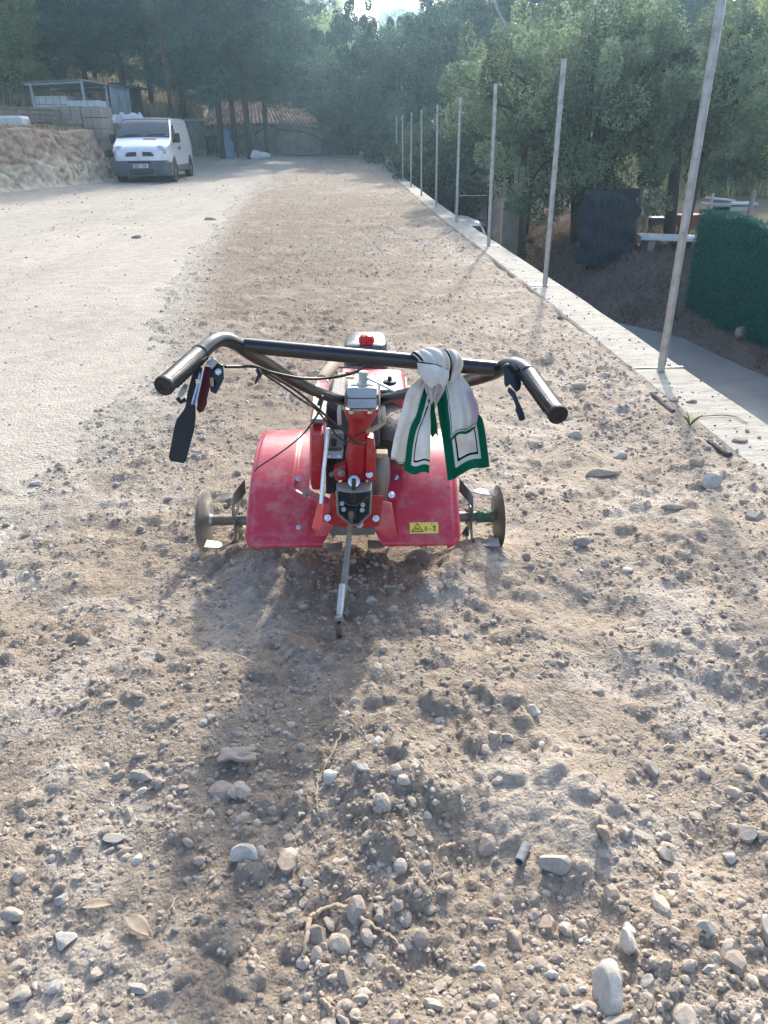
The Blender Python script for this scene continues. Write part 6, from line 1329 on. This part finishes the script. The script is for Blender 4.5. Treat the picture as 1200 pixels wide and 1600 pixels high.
# car on the lane below, only its roof and rear glass show
CR = root('parked_car', (0, 0, 0), 'white car on the lane below, only its roof showing over the wall', 'car')
m = MB(); V = []; st_ = [(-2.0, .35, .72, .74), (-1.9, .30, .85, .80), (-1.2, .25, .95, .84), (-.75, .25, 1.0, .86), (-.35, .25, 1.30, .80), (0, .25, 1.42, .78), (1.0, .25, 1.43, .78), (1.6, .25, 1.25, .78), (1.95, .30, .95, .80), (2.05, .4, .8, .76)]
for y_, zb_, zt_2, hw_ in st_:
    sh_ = min(zt_2-.02, .92); V += [(-hw_*.9, y_, zb_), (-hw_, y_, .55), (-hw_, y_, sh_), (-hw_*.80, y_, zt_2-.03), (-hw_*.55, y_, zt_2), (hw_*.55, y_, zt_2), (hw_*.80, y_, zt_2-.03), (hw_, y_, sh_), (hw_, y_, .55), (hw_*.9, y_, zb_)]
m.add(V, [(i*10+j, (i+1)*10+j, (i+1)*10+(j+1) % 10, i*10+(j+1) % 10) for i in range(len(st_)-1) for j in range(10)]+[tuple(range(10)), tuple((len(st_)-1)*10+j for j in range(9, -1, -1))]); m.build('body', M['vanwhite'], CR, bevel=.02, ang=40)
m = MB(); m.add([(-.60, -.72, 1.03), (.60, -.72, 1.03), (.56, -.36, 1.31), (-.56, -.36, 1.31)], [(0, 1, 2, 3)]); m.build('rear_window', M['glass'], CR, solid=.01)
for s_ in (-1, 1):
    m = MB(); m.add([(s_*.845, -.6, .97), (s_*.82, 1.3, .97), (s_*.70, 1.05, 1.33), (s_*.70, -.2, 1.33)], [(0, 1, 2, 3)]); m.build('side_window', M['glass'], CR, solid=.015)
    for y_ in (-1.3, 1.3): m = MB(); m.lathe((s_*.68, y_, .30), (s_, 0, 0), [(.2, 0), (.30, 0), (.30, .17), (.2, .18), (.02, .15)], 20); m.build('wheel', M['tyre'], CR)
cx_ = AY(742, 350, 17.5).x; CR.location = (cx_-.38, 18.6, float(roadz(np.array([17.5]))[0])-.0); CR.rotation_euler = (0, 0, R(8))
# weeds by the wall
for k, (px, py, lb) in enumerate(((1078, 665, 'small green weed sprig at the concrete edge right'), (834, 455, 'tiny weed at the inner foot of the wall by the second post'))):
    p = onsoil(px, py); rw = random.Random(k); m = MB()
    for q in range(9):
        a_ = rw.uniform(0, 6.28); h_ = rw.uniform(.03, .07); e = p+Vector((math.cos(a_)*h_*.8, math.sin(a_)*h_*.8, h_)); m.tube([p, (p+e)/2+Vector((0, 0, .01)), e], [.0018, .0022, .0006], 4, flat=2.5)
    tag(m.build('weed', mottled('weed_green', L(.35, .45, .22), L(.48, .55, .30), 30, .8)), lb, 'weed')
# far wood on the hills, one mass
n = 1500; y = 62+190*rl.random(n)**.8; x = rl.uniform(-1, 1, n)*y*.85
k = (np.abs(x/y+.075) > .035) | (y > 170) | (rl.random(n) < .12); x = x[k]; y = y[k]; z = gh(x, y)+1.2
s_ = rl.uniform(1.2, 2.6, len(x)); V, F, c = leaves(np.stack([x, y, z], 1), 60, np.stack([s_, s_, s_*.9], 1), .40, .5, rl, (.13, .17, .08), .28, shell=.6)
tag(link('hillside_wood', mesh_from('hillside_wood', V, F, M['needle'], col=c, smooth=False)), 'far scrubby pine wood covering the hill', kind='stuff')
# ------------------------------------------------------------------ haze
m = MB(); m.box((0, 150, 22), (560, 420, 90)); hz = m.build('haze', None or M['glass'], smooth=False); hz.data.materials.clear()
hm = bpy.data.materials.new('haze'); hm.use_nodes = True; t = hm.node_tree; t.nodes.clear(); out = t.nodes.new('ShaderNodeOutputMaterial'); pv = t.nodes.new('ShaderNodeVolumePrincipled')
pv.inputs['Color'].default_value = (.52, .80, 1.0, 1); pv.inputs['Density'].default_value = .0015; pv.inputs['Anisotropy'].default_value = .72
t.links.new(pv.outputs[0], out.inputs['Volume']); hz.data.materials.append(hm); tag(hz, 'thin blue haze in the air', kind='stuff')
